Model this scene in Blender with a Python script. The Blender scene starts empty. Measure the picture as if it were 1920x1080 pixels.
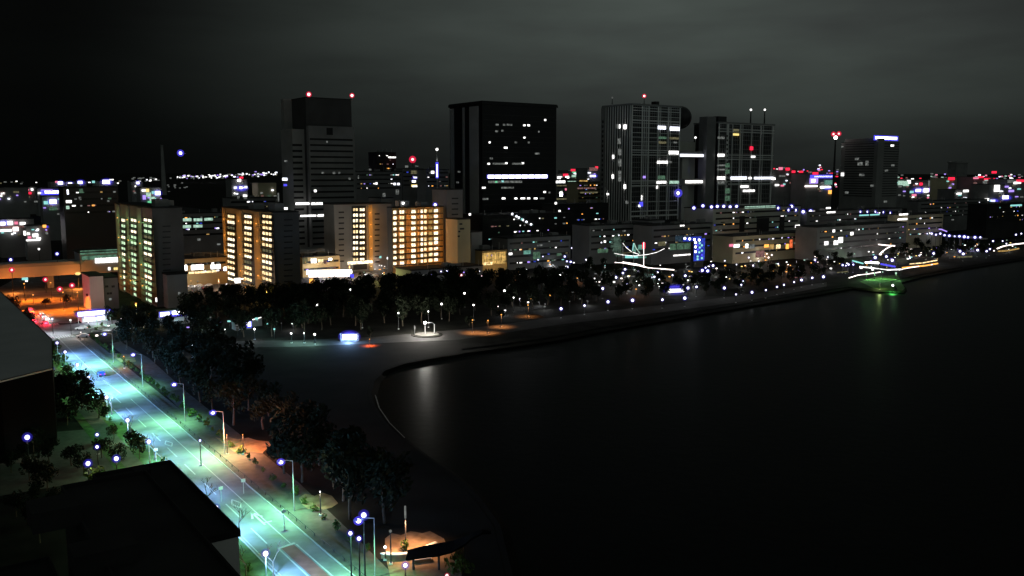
import bpy, bmesh, math, random
from mathutils import Vector
from mathutils.geometry import tessellate_polygon
random.seed(11)
S = bpy.context.scene
COL = S.collection
# ------------------------------------------------------------------ camera
W_PX, H_PX, F = 1920, 1080, 1663.0
CAM_H = 62.0
PITCH = math.atan(218 / F)
CP, SP = math.cos(PITCH), math.sin(PITCH)
PSI = math.radians(35.2)                      # the street grid of the district
CS, SN = math.cos(PSI), math.sin(PSI)
cd = bpy.data.cameras.new('camera'); cam = bpy.data.objects.new('camera', cd); COL.objects.link(cam)
cam.location = (0, 0, CAM_H); cam.rotation_euler = (math.pi / 2 - PITCH, 0, 0)
cd.sensor_width = 36; cd.lens = 36 * F / W_PX; cd.clip_start = 1; cd.clip_end = 40000
S.camera = cam
S.view_settings.view_transform = 'Standard'; S.view_settings.look = 'None'
S.view_settings.exposure = 0; S.view_settings.gamma = 1
S.render.engine = 'CYCLES'
S.cycles.max_bounces = 4; S.cycles.diffuse_bounces = 2; S.cycles.glossy_bounces = 2
S.cycles.transparent_max_bounces = 12; S.cycles.sample_clamp_indirect = 3; S.cycles.sample_clamp_direct = 30
S.cycles.caustics_reflective = False; S.cycles.caustics_refractive = False
S.cycles.use_denoising = True
# ------------------------------------------------------------------ night sky: cloud lit from below by the city
wd = bpy.data.worlds.new('World'); S.world = wd; wd.use_nodes = True
nt = wd.node_tree; nt.nodes.clear()
def wn(t, **k):
    n = nt.nodes.new(t)
    for a, v in k.items(): setattr(n, a, v)
    return n
def wm(op, a, b=None, c=None, clamp=False):
    n = wn('ShaderNodeMath', operation=op); n.use_clamp = clamp
    for i, v in enumerate((a, b, c)):
        if v is None: continue
        if isinstance(v, (int, float)): n.inputs[i].default_value = v
        else: nt.links.new(v, n.inputs[i])
    return n.outputs[0]
def wmap(v, a, b, c, d):
    n = wn('ShaderNodeMapRange', interpolation_type='SMOOTHSTEP')
    nt.links.new(v, n.inputs[0])
    for i, q in zip((1, 2, 3, 4), (a, b, c, d)): n.inputs[i].default_value = q
    return n.outputs[0]
tc = wn('ShaderNodeTexCoord'); sx = wn('ShaderNodeSeparateXYZ'); nt.links.new(tc.outputs['Generated'], sx.inputs[0])
dx, dy, dz = sx.outputs
mp = wn('ShaderNodeMapping'); mp.inputs['Scale'].default_value = (1.3, 1.3, 6.0); mp.inputs['Rotation'].default_value = (0, 0.12, 0)
nt.links.new(tc.outputs['Generated'], mp.inputs['Vector'])
n1 = wn('ShaderNodeTexNoise'); n1.inputs['Scale'].default_value = 1.6; n1.inputs['Detail'].default_value = 5; n1.inputs['Roughness'].default_value = 0.5
nt.links.new(mp.outputs[0], n1.inputs['Vector'])
az = wmap(dx, -0.46, 0.16, 0.03, 1.0)                # the glow stands over the right half of the city
az2 = wmap(dx, 0.30, 0.60, 1.0, 0.6)
el = wmap(dz, -0.02, 0.17, 0.24, 1.0)
cl = wmap(n1.outputs[0], 0.30, 0.70, 0.62, 1.25)
g = wm('MULTIPLY', wm('MULTIPLY', wm('MULTIPLY', az, az2), el), cl)
g = wm('MULTIPLY_ADD', g, 0.060, 0.0007)
back = wmap(dy, 0.35, -0.4, 0.0, 1.0)                # town glow behind the viewer, added and kept low to light facing walls
over = wmap(dz, 0.22, 0.8, 0.0, 1.0)
up = wmap(dz, 0.30, 0.75, 1.0, 0.08)
g = wm('ADD', g, wm('MULTIPLY', wm('MULTIPLY', back, up), 0.085))
g = wm('ADD', g, wm('MULTIPLY', over, 0.002))
cr = wn('ShaderNodeMixRGB'); cr.inputs[1].default_value = (0.93, 0.95, 0.97, 1); cr.inputs[2].default_value = (0.88, 1.06, 0.96, 1)
nt.links.new(cl, cr.inputs[0])
bg = wn('ShaderNodeBackground'); nt.links.new(cr.outputs[0], bg.inputs[0]); nt.links.new(g, bg.inputs[1])
ow = wn('ShaderNodeOutputWorld'); nt.links.new(bg.outputs[0], ow.inputs[0])

# ------------------------------------------------------------------ pixel rays <-> world points on real planes
def ray(px, py):
    kx, ky = (px - 960) / F, (540 - py) / F
    return Vector((kx, CP + ky * SP, -SP + ky * CP))
EYE = Vector((0, 0, CAM_H))
def at(px, py, z=0.0):
    d = ray(px, py); return EYE + d * ((z - CAM_H) / d.z)
def aty(px, py, Y):
    d = ray(px, py); return EYE + d * (Y / d.y)
def xat(px, Y, z):
    return (px - 960) / F * (Y * CP + (CAM_H - z) * SP)
def ST(s, t, z=0.0):                                  # along the street, across the street
    return Vector((-SN * s + CS * t, CS * s + SN * t, z))
def toST(P): return (-SN * P[0] + CS * P[1], CS * P[0] + SN * P[1])

# ------------------------------------------------------------------ materials
def mat(name, col, rough=0.8, noise=0.25, scale=1.0, spec=0.3, metal=0.0, bump=0.0):
    m = bpy.data.materials.new(name); m.use_nodes = True
    t = m.node_tree; p = t.nodes['Principled BSDF']
    p.inputs['Roughness'].default_value = rough; p.inputs['Metallic'].default_value = metal
    p.inputs['Specular IOR Level'].default_value = spec
    c = t.nodes.new('ShaderNodeTexCoord')
    n = t.nodes.new('ShaderNodeTexNoise'); n.inputs['Scale'].default_value = scale; n.inputs['Detail'].default_value = 5
    t.links.new(c.outputs['Object'], n.inputs['Vector'])
    r = t.nodes.new('ShaderNodeValToRGB')
    r.color_ramp.elements[0].position = 0.3; r.color_ramp.elements[1].position = 0.7
    r.color_ramp.elements[0].color = tuple(x * (1 - noise) for x in col) + (1,)
    r.color_ramp.elements[1].color = tuple(min(1, x * (1 + noise)) for x in col) + (1,)
    t.links.new(n.outputs[0], r.inputs[0]); t.links.new(r.outputs[0], p.inputs['Base Color'])
    if bump:
        b = t.nodes.new('ShaderNodeBump'); b.inputs['Strength'].default_value = bump
        t.links.new(n.outputs[0], b.inputs['Height']); t.links.new(b.outputs[0], p.inputs['Normal'])
    return m
def emit(name, col, s, sample=False, vary=0.0):
    m = bpy.data.materials.new(name); m.use_nodes = True
    t = m.node_tree; t.nodes.clear()
    e = t.nodes.new('ShaderNodeEmission'); e.inputs[0].default_value = tuple(col) + (1,); e.inputs[1].default_value = s
    if vary:
        c = t.nodes.new('ShaderNodeTexCoord'); n = t.nodes.new('ShaderNodeTexNoise'); n.inputs['Scale'].default_value = 0.55; n.inputs['Detail'].default_value = 4
        t.links.new(c.outputs['Object'], n.inputs['Vector'])
        r = t.nodes.new('ShaderNodeMapRange'); r.inputs[1].default_value = 0.35; r.inputs[2].default_value = 0.65
        r.inputs[3].default_value = s * (1 - vary); r.inputs[4].default_value = s * (1 + vary)
        t.links.new(n.outputs[0], r.inputs[0]); t.links.new(r.outputs[0], e.inputs[1])
    o = t.nodes.new('ShaderNodeOutputMaterial'); t.links.new(e.outputs[0], o.inputs[0])
    m.cycles.emission_sampling = 'AUTO' if sample else 'NONE'
    return m
def glow_shell(name, col, s, f):  # see-through emissive shell that imitates lens bloom
    m = bpy.data.materials.new(name); m.use_nodes = True
    t = m.node_tree; t.nodes.clear()
    e = t.nodes.new('ShaderNodeEmission'); e.inputs[0].default_value = tuple(col) + (1,); e.inputs[1].default_value = s
    tr = t.nodes.new('ShaderNodeBsdfTransparent'); mx = t.nodes.new('ShaderNodeMixShader'); mx.inputs[0].default_value = f
    o = t.nodes.new('ShaderNodeOutputMaterial')
    t.links.new(tr.outputs[0], mx.inputs[1]); t.links.new(e.outputs[0], mx.inputs[2]); t.links.new(mx.outputs[0], o.inputs[0])
    m.cycles.emission_sampling = 'NONE'
    return m
M = dict(
    ground=mat('ground_soil', (.014, .014, .012), .95, .6, .12, .05), asphalt=mat('asphalt', (.13, .132, .135), .85, .42, .16, bump=.1),
    pave=mat('paving', (.06, .058, .052), .85, .3, .6), sand=mat('sand', (.018, .017, .015), .95, .3, .08, .05), wetsand=mat('wet_sand', (.012, .011, .01), .95, .25, .1, .03),
    grass=mat('lawn', (.045, .085, .022), .95, .5, .5), kerb=mat('kerb_stone', (.3, .3, .29), .8, .15, 1), paint=mat('road_paint', (.3, .3, .3), .7, .12, 2),
    redpave=mat('red_asphalt', (.16, .055, .05), .85, .25, .5), plaza=mat('plaza_tile', (.2, .135, .08), .85, .45, .5), prom=mat('promenade_paving', (.022, .021, .02), .9, .35, .3),
    rock=mat('seawall_rock', (.012, .012, .012), .95, .5, .3, .05, bump=.5),
    conc=mat('concrete', (.24, .24, .235), .85, .12, .08), concd=mat('dark_concrete', (.19, .19, .19), .85, .2, .08), white=mat('white_render', (.62, .62, .6), .8, .08, .1),
    pale=mat('pale_panel', (.42, .42, .38), .8, .12, .05), beige=mat('beige_tile', (.42, .37, .24), .85, .12, .08), ochre=mat('ochre_tile', (.42, .31, .15), .85, .15, .1),
    black=mat('black_glass', (.006, .006, .007), .35, .3, .05, .25), crown=mat('dark_crown', (.045, .045, .046), .7, .2, .08), flank=mat('flank_shade_tone', (.085, .085, .085), .85, .2, .08), tar=mat('tar_wall', (.004, .004, .004), .95, .2, .1, .02), dark=mat('dark_glass', (.02, .02, .022), .4, .3, .05, .3), roof=mat('dark_roof', (.018, .018, .018), .95, .4, .1),  # flank: grey darkened for the unlit sides of the blocks
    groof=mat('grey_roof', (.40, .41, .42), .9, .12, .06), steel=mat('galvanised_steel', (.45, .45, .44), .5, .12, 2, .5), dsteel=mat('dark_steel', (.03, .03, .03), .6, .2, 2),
    bark=mat('bark', (.06, .045, .03), .95, .35, 3), leaf=mat('pine_foliage', (.012, .016, .009), .95, .5, .8, .1), leaf2=mat('shrub_foliage', (.05, .085, .02), .9, .5, 1, .1),
    leaf3=mat('hedge_foliage', (.04, .05, .022), .95, .5, 1, .1), carb=mat('blue_paint', (.02, .06, .22), .3, .1, 1, .5), carw=mat('white_paint', (.7, .7, .7), .3, .05, 1, .5),
    carg=mat('grey_paint', (.2, .2, .21), .3, .1, 1, .5), glass=mat('car_glass', (.01, .01, .012), .1, .1, 1, .5), tyre=mat('tyre_rubber', (.015, .015, .015), .9, .1, 3),
    wood=mat('deck_wood', (.14, .09, .06), .9, .3, 1), foam=mat('surf_foam', (.3, .3, .3), .9, .3, 1), hull=mat('hull_paint', (.25, .25, .26), .6, .1, 1), lattice=mat('pale_lattice', (.75, .75, .73), .7, .1, .05), girder=mat('girder_paint', (.42, .38, .32), .8, .1, .1),
    dim=emit('dim_window', (.75, .8, .75), .16, vary=.7), dimg=emit('dim_green_glow', (.35, .7, .45), .16, vary=.5), dimy=emit('dim_yellow_window', (.6, .55, .3), .2, vary=.5),
    win=emit('white_window', (1, .98, .95), 2.2, vary=.4), bwin=emit('bluish_window', (.85, .88, 1), 2.4, vary=.2), gwin=emit('green_window', (.55, .85, .68), .75, vary=.35),
    apt=emit('corridor_light', (1, .74, .38), 1.5, True, .6), aptw=emit('corridor_white', (1, .86, .6), 1.9, True, .55), aptg=emit('corridor_green', (.7, 1, .62), 1.0, True, .4), apto=emit('corridor_orange', (1, .42, .12), .75, True, .5),
    apty=emit('corridor_ochre', (1, .62, .2), .42, True, .5),
    wl=emit('white_lamp', (1, .98, .96), 6), bl=emit('blue_lamp_bloom', (.10, .09, 1), 1.1), bl2=emit('blue_panel_light', (.05, .09, .8), .55, vary=.6), pl=emit('violet_lamp', (.45, .3, 1), 1.2), rl=emit('red_lamp', (1, .02, .06), 1.6), pk=emit('pink_lamp', (1, .25, .4), 1.0),  # the blue one also imitates bloom behind bright signs
    ol=emit('orange_lamp', (1, .42, .08), 1.8), yl=emit('yellow_lamp', (1, .75, .25), 1.2), gl=emit('green_lamp', (.2, .9, .45), .8), cl=emit('cyan_lamp', (.35, .9, .85), .9), pkw=emit('pink_white_lamp', (1, .86, .82), 3),
    bh=glow_shell('blue_glow_shell', (.10, .08, 1), .95, .42), bo=glow_shell('faint_blue_glow_shell', (.08, .06, 1), .6, .14), ro=glow_shell('faint_red_glow_shell', (1, .02, .08), .6, .14), rh=glow_shell('red_glow_shell', (1, .02, .08), .9, .5), wh=glow_shell('white_glow_shell', (.8, .8, .85), .6, .25), vh=glow_shell('violet_glow_shell', (.4, .25, 1), .6, .35),  # shells for imitated bloom around lights, not glass
)
M['wlS'] = emit('floodlight', (1, .95, .86), 3000, True)
# water: dark, wavy, glossy
def water_mat():
    m = bpy.data.materials.new('bay_water'); m.use_nodes = True
    t = m.node_tree; t.nodes.clear()
    c = t.nodes.new('ShaderNodeTexCoord')
    n = t.nodes.new('ShaderNodeTexNoise'); n.inputs['Scale'].default_value = .35; n.inputs['Detail'].default_value = 4
    b = t.nodes.new('ShaderNodeBump'); b.inputs['Strength'].default_value = .12; b.inputs['Distance'].default_value = .5
    t.links.new(c.outputs['Object'], n.inputs['Vector']); t.links.new(n.outputs[0], b.inputs['Height'])
    d = t.nodes.new('ShaderNodeBsdfDiffuse'); d.inputs[0].default_value = (.0015, .0018, .002, 1)
    g_ = t.nodes.new('ShaderNodeBsdfGlossy'); g_.inputs['Roughness'].default_value = .36; g_.inputs[0].default_value = (.9, .92, .92, 1)
    f = t.nodes.new('ShaderNodeFresnel'); f.inputs[0].default_value = 1.33
    k = t.nodes.new('ShaderNodeMath'); k.operation = 'MULTIPLY'; k.inputs[1].default_value = .19
    mx = t.nodes.new('ShaderNodeMixShader'); o = t.nodes.new('ShaderNodeOutputMaterial')
    for x in (g_, f, d): t.links.new(b.outputs[0], x.inputs['Normal'])
    t.links.new(f.outputs[0], k.inputs[0]); t.links.new(k.outputs[0], mx.inputs[0]); t.links.new(d.outputs[0], mx.inputs[1]); t.links.new(g_.outputs[0], mx.inputs[2]); t.links.new(mx.outputs[0], o.inputs[0])
    return m
M['water'] = water_mat()

# ------------------------------------------------------------------ mesh helpers
class MB:
    def __init__(s): s.v = []; s.f = []
    def box(s, x0, x1, y0, y1, z0, z1):
        b = len(s.v)
        s.v += [(x0, y0, z0), (x1, y0, z0), (x1, y1, z0), (x0, y1, z0), (x0, y0, z1), (x1, y0, z1), (x1, y1, z1), (x0, y1, z1)]
        s.f += [tuple(b + i for i in q) for q in ((0, 3, 2, 1), (4, 5, 6, 7), (0, 1, 5, 4), (1, 2, 6, 5), (2, 3, 7, 6), (3, 0, 4, 7))]
        return s
    def prism(s, pts, z0, z1):
        n = len(pts); b = len(s.v)
        s.v += [(p[0], p[1], z0) for p in pts] + [(p[0], p[1], z1) for p in pts]
        s.f += [tuple(b + i for i in range(n - 1, -1, -1)), tuple(b + n + i for i in range(n))]
        s.f += [(b + i, b + (i + 1) % n, b + n + (i + 1) % n, b + n + i) for i in range(n)]
        return s
    def tube(s, pts, r, n=6):
        pts = [Vector(p) for p in pts]; rr = r if isinstance(r, (list, tuple)) else [r] * len(pts)
        b = len(s.v)
        for i, p in enumerate(pts):
            d = (pts[min(i + 1, len(pts) - 1)] - pts[max(i - 1, 0)]).normalized()
            u = d.orthogonal().normalized(); w = d.cross(u)
            for k in range(n):
                a = 2 * math.pi * k / n
                s.v.append(tuple(p + (u * math.cos(a) + w * math.sin(a)) * rr[i]))
        for i in range(len(pts) - 1):
            for k in range(n):
                q = b + i * n
                s.f.append((q + k, q + (k + 1) % n, q + n + (k + 1) % n, q + n + k))
        s.f.append(tuple(b + k for k in range(n - 1, -1, -1))); s.f.append(tuple(b + (len(pts) - 1) * n + k for k in range(n)))
        return s
    def ball(s, c, r, seg=10, rings=6, sz=1.0):
        b = len(s.v); c = Vector(c)
        s.v.append((c.x, c.y, c.z + r * sz))
        for i in range(1, rings):
            for k in range(seg):
                t = math.pi * i / rings; a = 2 * math.pi * k / seg
                s.v.append((c.x + r * math.sin(t) * math.cos(a), c.y + r * math.sin(t) * math.sin(a), c.z + r * sz * math.cos(t)))
        s.v.append((c.x, c.y, c.z - r * sz)); e = len(s.v) - 1
        for k in range(seg): s.f.append((b, b + 1 + k, b + 1 + (k + 1) % seg))
        for i in range(rings - 2):
            for k in range(seg):
                q = b + 1 + i * seg; s.f.append((q + k, q + seg + k, q + seg + (k + 1) % seg, q + (k + 1) % seg))
        q = b + 1 + (rings - 2) * seg
        for k in range(seg): s.f.append((q + k, e, q + (k + 1) % seg))
        return s
    def mesh(s, name, m, smooth=False):
        me = bpy.data.meshes.new(name); me.from_pydata([tuple(v) for v in s.v], [], s.f)
        if m: me.materials.append(m)
        if smooth: me.polygons.foreach_set('use_smooth', [True] * len(me.polygons))
        me.update(); return me
    def obj(s, name, m, parent=None, loc=(0, 0, 0), smooth=False):
        return link(name, s.mesh(name, m, smooth), parent, loc)
def link(name, data, parent=None, loc=(0, 0, 0), rz=0.0):
    o = bpy.data.objects.new(name, data); COL.objects.link(o)
    if parent: o.parent = parent
    o.location = loc; o.rotation_euler = (0, 0, rz); return o
def tag(o, label, cat, group=None):
    o['label'] = label; o['category'] = cat
    if group: o['group'] = group
    return o
def thing(name, label, cat, loc, rz=0.0, group=None, scale=None):
    o = link(name, None, None, loc, rz); o.empty_display_size = .5
    if scale: o.scale = (scale,) * 3
    return tag(o, label, cat, group)
def struct(name, mb, m, kind='structure', flat=False):
    o = mb.obj(name, m); o['kind'] = kind; return o
def sheet(name, pts, z, m):
    V = [(p[0], p[1], z) for p in pts]
    fs = []
    for t in tessellate_polygon([[Vector((p[0], p[1], 0)) for p in pts]]):
        a, b, c = (Vector(V[i]) for i in t)
        n = (b - a).cross(c - a).z
        if abs(n) > 1e-9: fs.append(t if n > 0 else t[::-1])
    me = bpy.data.meshes.new(name); me.from_pydata(V, [], fs); me.materials.append(m)
    o = link(name, me); o['kind'] = 'structure'; return o
def lamp_light(parent, loc, power, col, r=.3, spot=None):
    l = bpy.data.lights.new('light', 'SPOT' if spot else 'POINT'); l.energy = power; l.color = col; l.shadow_soft_size = r
    if spot: l.spot_size = math.radians(spot); l.spot_blend = .8
    return link('light', l, parent, loc)
def clone(root, loc, rz, label, scale=None, group=None):
    r = root.copy(); COL.objects.link(r); r.location = loc; r.rotation_euler = (0, 0, rz); r['label'] = label
    if scale: r.scale = (scale,) * 3
    if group: r['group'] = group
    for c in root.children:
        k = c.copy(); COL.objects.link(k); k.parent = r
        for d in c.children:
            e = d.copy(); COL.objects.link(e); e.parent = k
    return r
ORD = ['first', 'second', 'third', 'fourth', 'fifth', 'sixth', 'seventh', 'eighth', 'ninth', 'tenth', 'eleventh', 'twelfth', 'thirteenth', 'fourteenth', 'fifteenth', 'sixteenth', 'seventeenth', 'eighteenth', 'nineteenth', 'twentieth']

# ================================================================== THE SETTING
shore_px = [(980, 1180), (962, 1080), (938, 985), (898, 930), (845, 885), (790, 850), (750, 818), (722, 790), (703, 762), (696, 738), (702, 715), (722, 695), (755, 683), (800, 674),
            (880, 661), (960, 651), (1050, 638), (1130, 622), (1250, 601), (1360, 582), (1480, 562), (1555, 549), (1600, 541), (1640, 546), (1695, 549), (1700, 541), (1690, 530), (1730, 519), (1800, 506), (1860, 496), (1925, 486), (2100, 462), (2400, 425)]
shore = [at(*p) for p in shore_px]
far = [(9000, 9000), (12000, 34000), (-26000, 34000), (-26000, -3000), (-900, -1500), (at(980, 1180).x + 10, -200)]
sheet('ground', [p.to_2d() for p in shore] + [Vector(p) for p in far], 0, M['ground'])
wt = sheet('water', [(-400, -600), (14000, -600), (14000, 12000), (-400, 12000)], -.8, M['water'])
# the sloping edge of the land: sand on the beach, dark rock along the seawall
def slope(name, pts, m, inn, out, zi, zo):
    v = []; f = []
    for i, p in enumerate(pts):
        d = (pts[min(i + 1, len(pts) - 1)] - pts[max(i - 1, 0)]).to_2d().normalized(); n = Vector((d.y, -d.x))     # to the water side
        a = p.to_2d() - n * inn; b = p.to_2d() + n * out
        v += [(a.x, a.y, zi), (b.x, b.y, zo)]
    for i in range(len(pts) - 1): f.append((2 * i, 2 * i + 1, 2 * i + 3, 2 * i + 2))
    me = bpy.data.meshes.new(name); me.from_pydata(v, [], f); me.materials.append(m)
    o = link(name, me); o['kind'] = 'structure'; return o
slope('beach_edge', shore[:15], M['wetsand'], 1.2, 3.0, .03, -1.2)
slope('seawall_edge', shore[14:], M['rock'], 6, 5.0, .25, -1.6)
slope('surf_line', [Vector((p.x, p.y, 0)) for p in shore[6:10]], M['foam'], -.95, 1.3, -.38, -.55)
# beach sand, inside the shoreline
inn = [(430, 675), (470, 720), (505, 770), (560, 800), (640, 850), (700, 905), (735, 960), (730, 1000), (690, 1090), (700, 1180)]
sheet('beach_sand', [p.to_2d() for p in shore[:14]] + [at(*p).to_2d() for p in [(880, 655), (860, 640), (700, 645), (560, 650)] + inn], .012, M['sand'])
# seaside promenade along the far side of the beach and the seawall
prom = [(410, 652), (560, 650), (700, 644), (860, 637), (960, 622), (1060, 607), (1140, 598), (1260, 583), (1380, 567), (1480, 550), (1550, 537),
        (1550, 529), (1480, 540), (1380, 555), (1260, 570), (1140, 583), (1060, 592), (960, 606), (860, 618), (700, 632), (560, 638), (410, 640)]
sheet('promenade', [at(*p).to_2d() for p in prom], .02, M['prom'])
# street
S0, S1 = 96, 372
def strip(name, s0, s1, t0, t1, z, m):
    return sheet(name, [ST(s0, t0), ST(s1, t0), ST(s1, t1), ST(s0, t1)], z, m)
strip('road', S0, 520, 45.4, 55.0, .004, M['asphalt'])
sheet('junction', [at(*p).to_2d() for p in [(-40, 560), (30, 522), (165, 512), (170, 590), (140, 606), (60, 606)]], .016, M['asphalt'])
strip('cross_road', 372, 398, -60, 110, .008, M['asphalt'])
strip('pavement_near_park', S0, 371, 55.2, 59.6, .10, M['pave'])
strip('verge', S0, 371, 35.5, 45.2, .06, M['grass'])
strip('footpath', S0, 371, 37.5, 41.0, .072, M['pave'])
for t0 in (45.2, 55.0):
    struct('kerb', MB().prism([ST(S0, t0), ST(S0, t0 + .2), ST(371, t0 + .2), ST(371, t0)], 0, .13), M['kerb'])
struct('red_lane', MB().prism([ST(100, 49.9), ST(137, 49.6), ST(137, 51.9), ST(100, 52.2)], .004, .012), M['redpave'])
mk = MB()
def line(s0, s1, t0, t1, w=.15):
    a, b = ST(s0, t0), ST(s1, t1); d = (b - a).normalized(); n = Vector((-d.y, d.x, 0)) * w
    mk.prism([a - n, b - n, b + n, a + n], .009, .014)
for s in range(140, 262, 14): line(s, s + 8, 48.35, 48.35, .13)
line(100, 150, 45.9, 45.9, .08)
line(100, 137, 49.4, 49.2, .13); line(100, 137, 52.5, 52.3, .13); line(137, 137.6, 49.2, 52.3, .3); line(137, 255, 51.6, 51.5, .09)
line(300, 366, 49.4, 49.8, .14); line(262, 290, 50.6, 49.6, .18); line(290, 306, 49.4, 50.0, .16)
for s in range(276, 304, 2): line(s, s + 1.4, 49.4, 50.6, .22)
for (s, t) in ((161, 50.0), (207, 49.4)):                       # diamonds before the crossing
    for (a, b) in (((0, -.8), (2.6, 0)), ((2.6, 0), (0, .8)), ((0, .8), (-2.6, 0)), ((-2.6, 0), (0, -.8))): line(s + a[0], s + b[0], t + a[1], t + b[1], .13)
for (a, b) in (((0, -.1), (7, -.1)), ((7, -.1), (4, -1.0)), ((7, -.1), (4, .8)), ((1, -.1), (1, 1.5))): line(148 + a[0], 148 + b[0], 51.0 + a[1], 51.0 + b[1], .18)
for k in range(11): line(366, 371.5, 46.0 + k * .86, 46.0 + k * .86, .23)
for k in range(11): line(400, 405, 46.0 + k * .86, 46.0 + k * .86, .23)
for k in range(8): line(374 + k * 2.9, 374 + k * 2.9, 41, 44.6, .3)
line(363, 363, 46, 50, .25); line(408, 408, 50.5, 54.6, .25)
struct('road_markings', mk, M['paint'])
# side paths in the waterside park
for nm, a in (('park_path', [(205, 645), (260, 690), (330, 760), (420, 840), (520, 930), (600, 1010), (660, 1080), (740, 1080), (660, 1000), (560, 905), (450, 815), (350, 735), (280, 672), (225, 640)]),):
    sheet(nm, [at(*p).to_2d() for p in a], .03, M['pave'])
sheet('clearing_light_pool', [at(*p).to_2d() for p in [(398, 818), (412, 822), (428, 820), (446, 824), (466, 821), (482, 826), (505, 828), (514, 836), (500, 842), (492, 850), (470, 847), (455, 853), (436, 849), (424, 842), (410, 836)]], .05, M['plaza'])  # pale patch laid where the orange lamplight pools
sheet('pine_light_pool', [at(*p).to_2d() for p in [(560, 934), (572, 926), (590, 930), (604, 924), (622, 930), (634, 944), (622, 952), (606, 956), (596, 951), (578, 955), (566, 946)]], .05, M['plaza'])  # pale patch in the shape of the lit ground under the pines
sheet('grove_light_pool', [at(*p).to_2d() for p in [(205, 662), (250, 665), (255, 678), (215, 680)]], .05, M['plaza'])  # pale patch standing in for orange lit ground
sheet('beach_plaza', [at(*p).to_2d() for p in [(735, 1095), (722, 1040), (722, 1010), (735, 1000), (752, 1004), (770, 996), (792, 1000), (806, 996), (832, 1010), (838, 1022), (856, 1034), (850, 1050), (868, 1072), (860, 1095)]], .035, M['plaza'])
sheet('green_lawn', [at(*p).to_2d() for p in [(1612, 528), (1650, 517), (1684, 516), (1690, 530), (1697, 540), (1692, 545), (1640, 541)]], .04, M['grass'])
sheet('park_plaza', [at(*p).to_2d() for p in [(0, 860), (40, 815), (230, 800), (250, 860), (240, 890), (120, 910), (0, 930)]], .03, M['pave'])
sheet('car_park', [at(*p).to_2d() for p in [(300, 560), (345, 505), (425, 500), (540, 535), (560, 545), (420, 556)]], .03, M['pave'])
sheet('market_yard', [at(*p).to_2d() for p in [(565, 530), (575, 498), (655, 490), (850, 505), (850, 520), (700, 540)]], .03, M['pave'])

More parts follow.
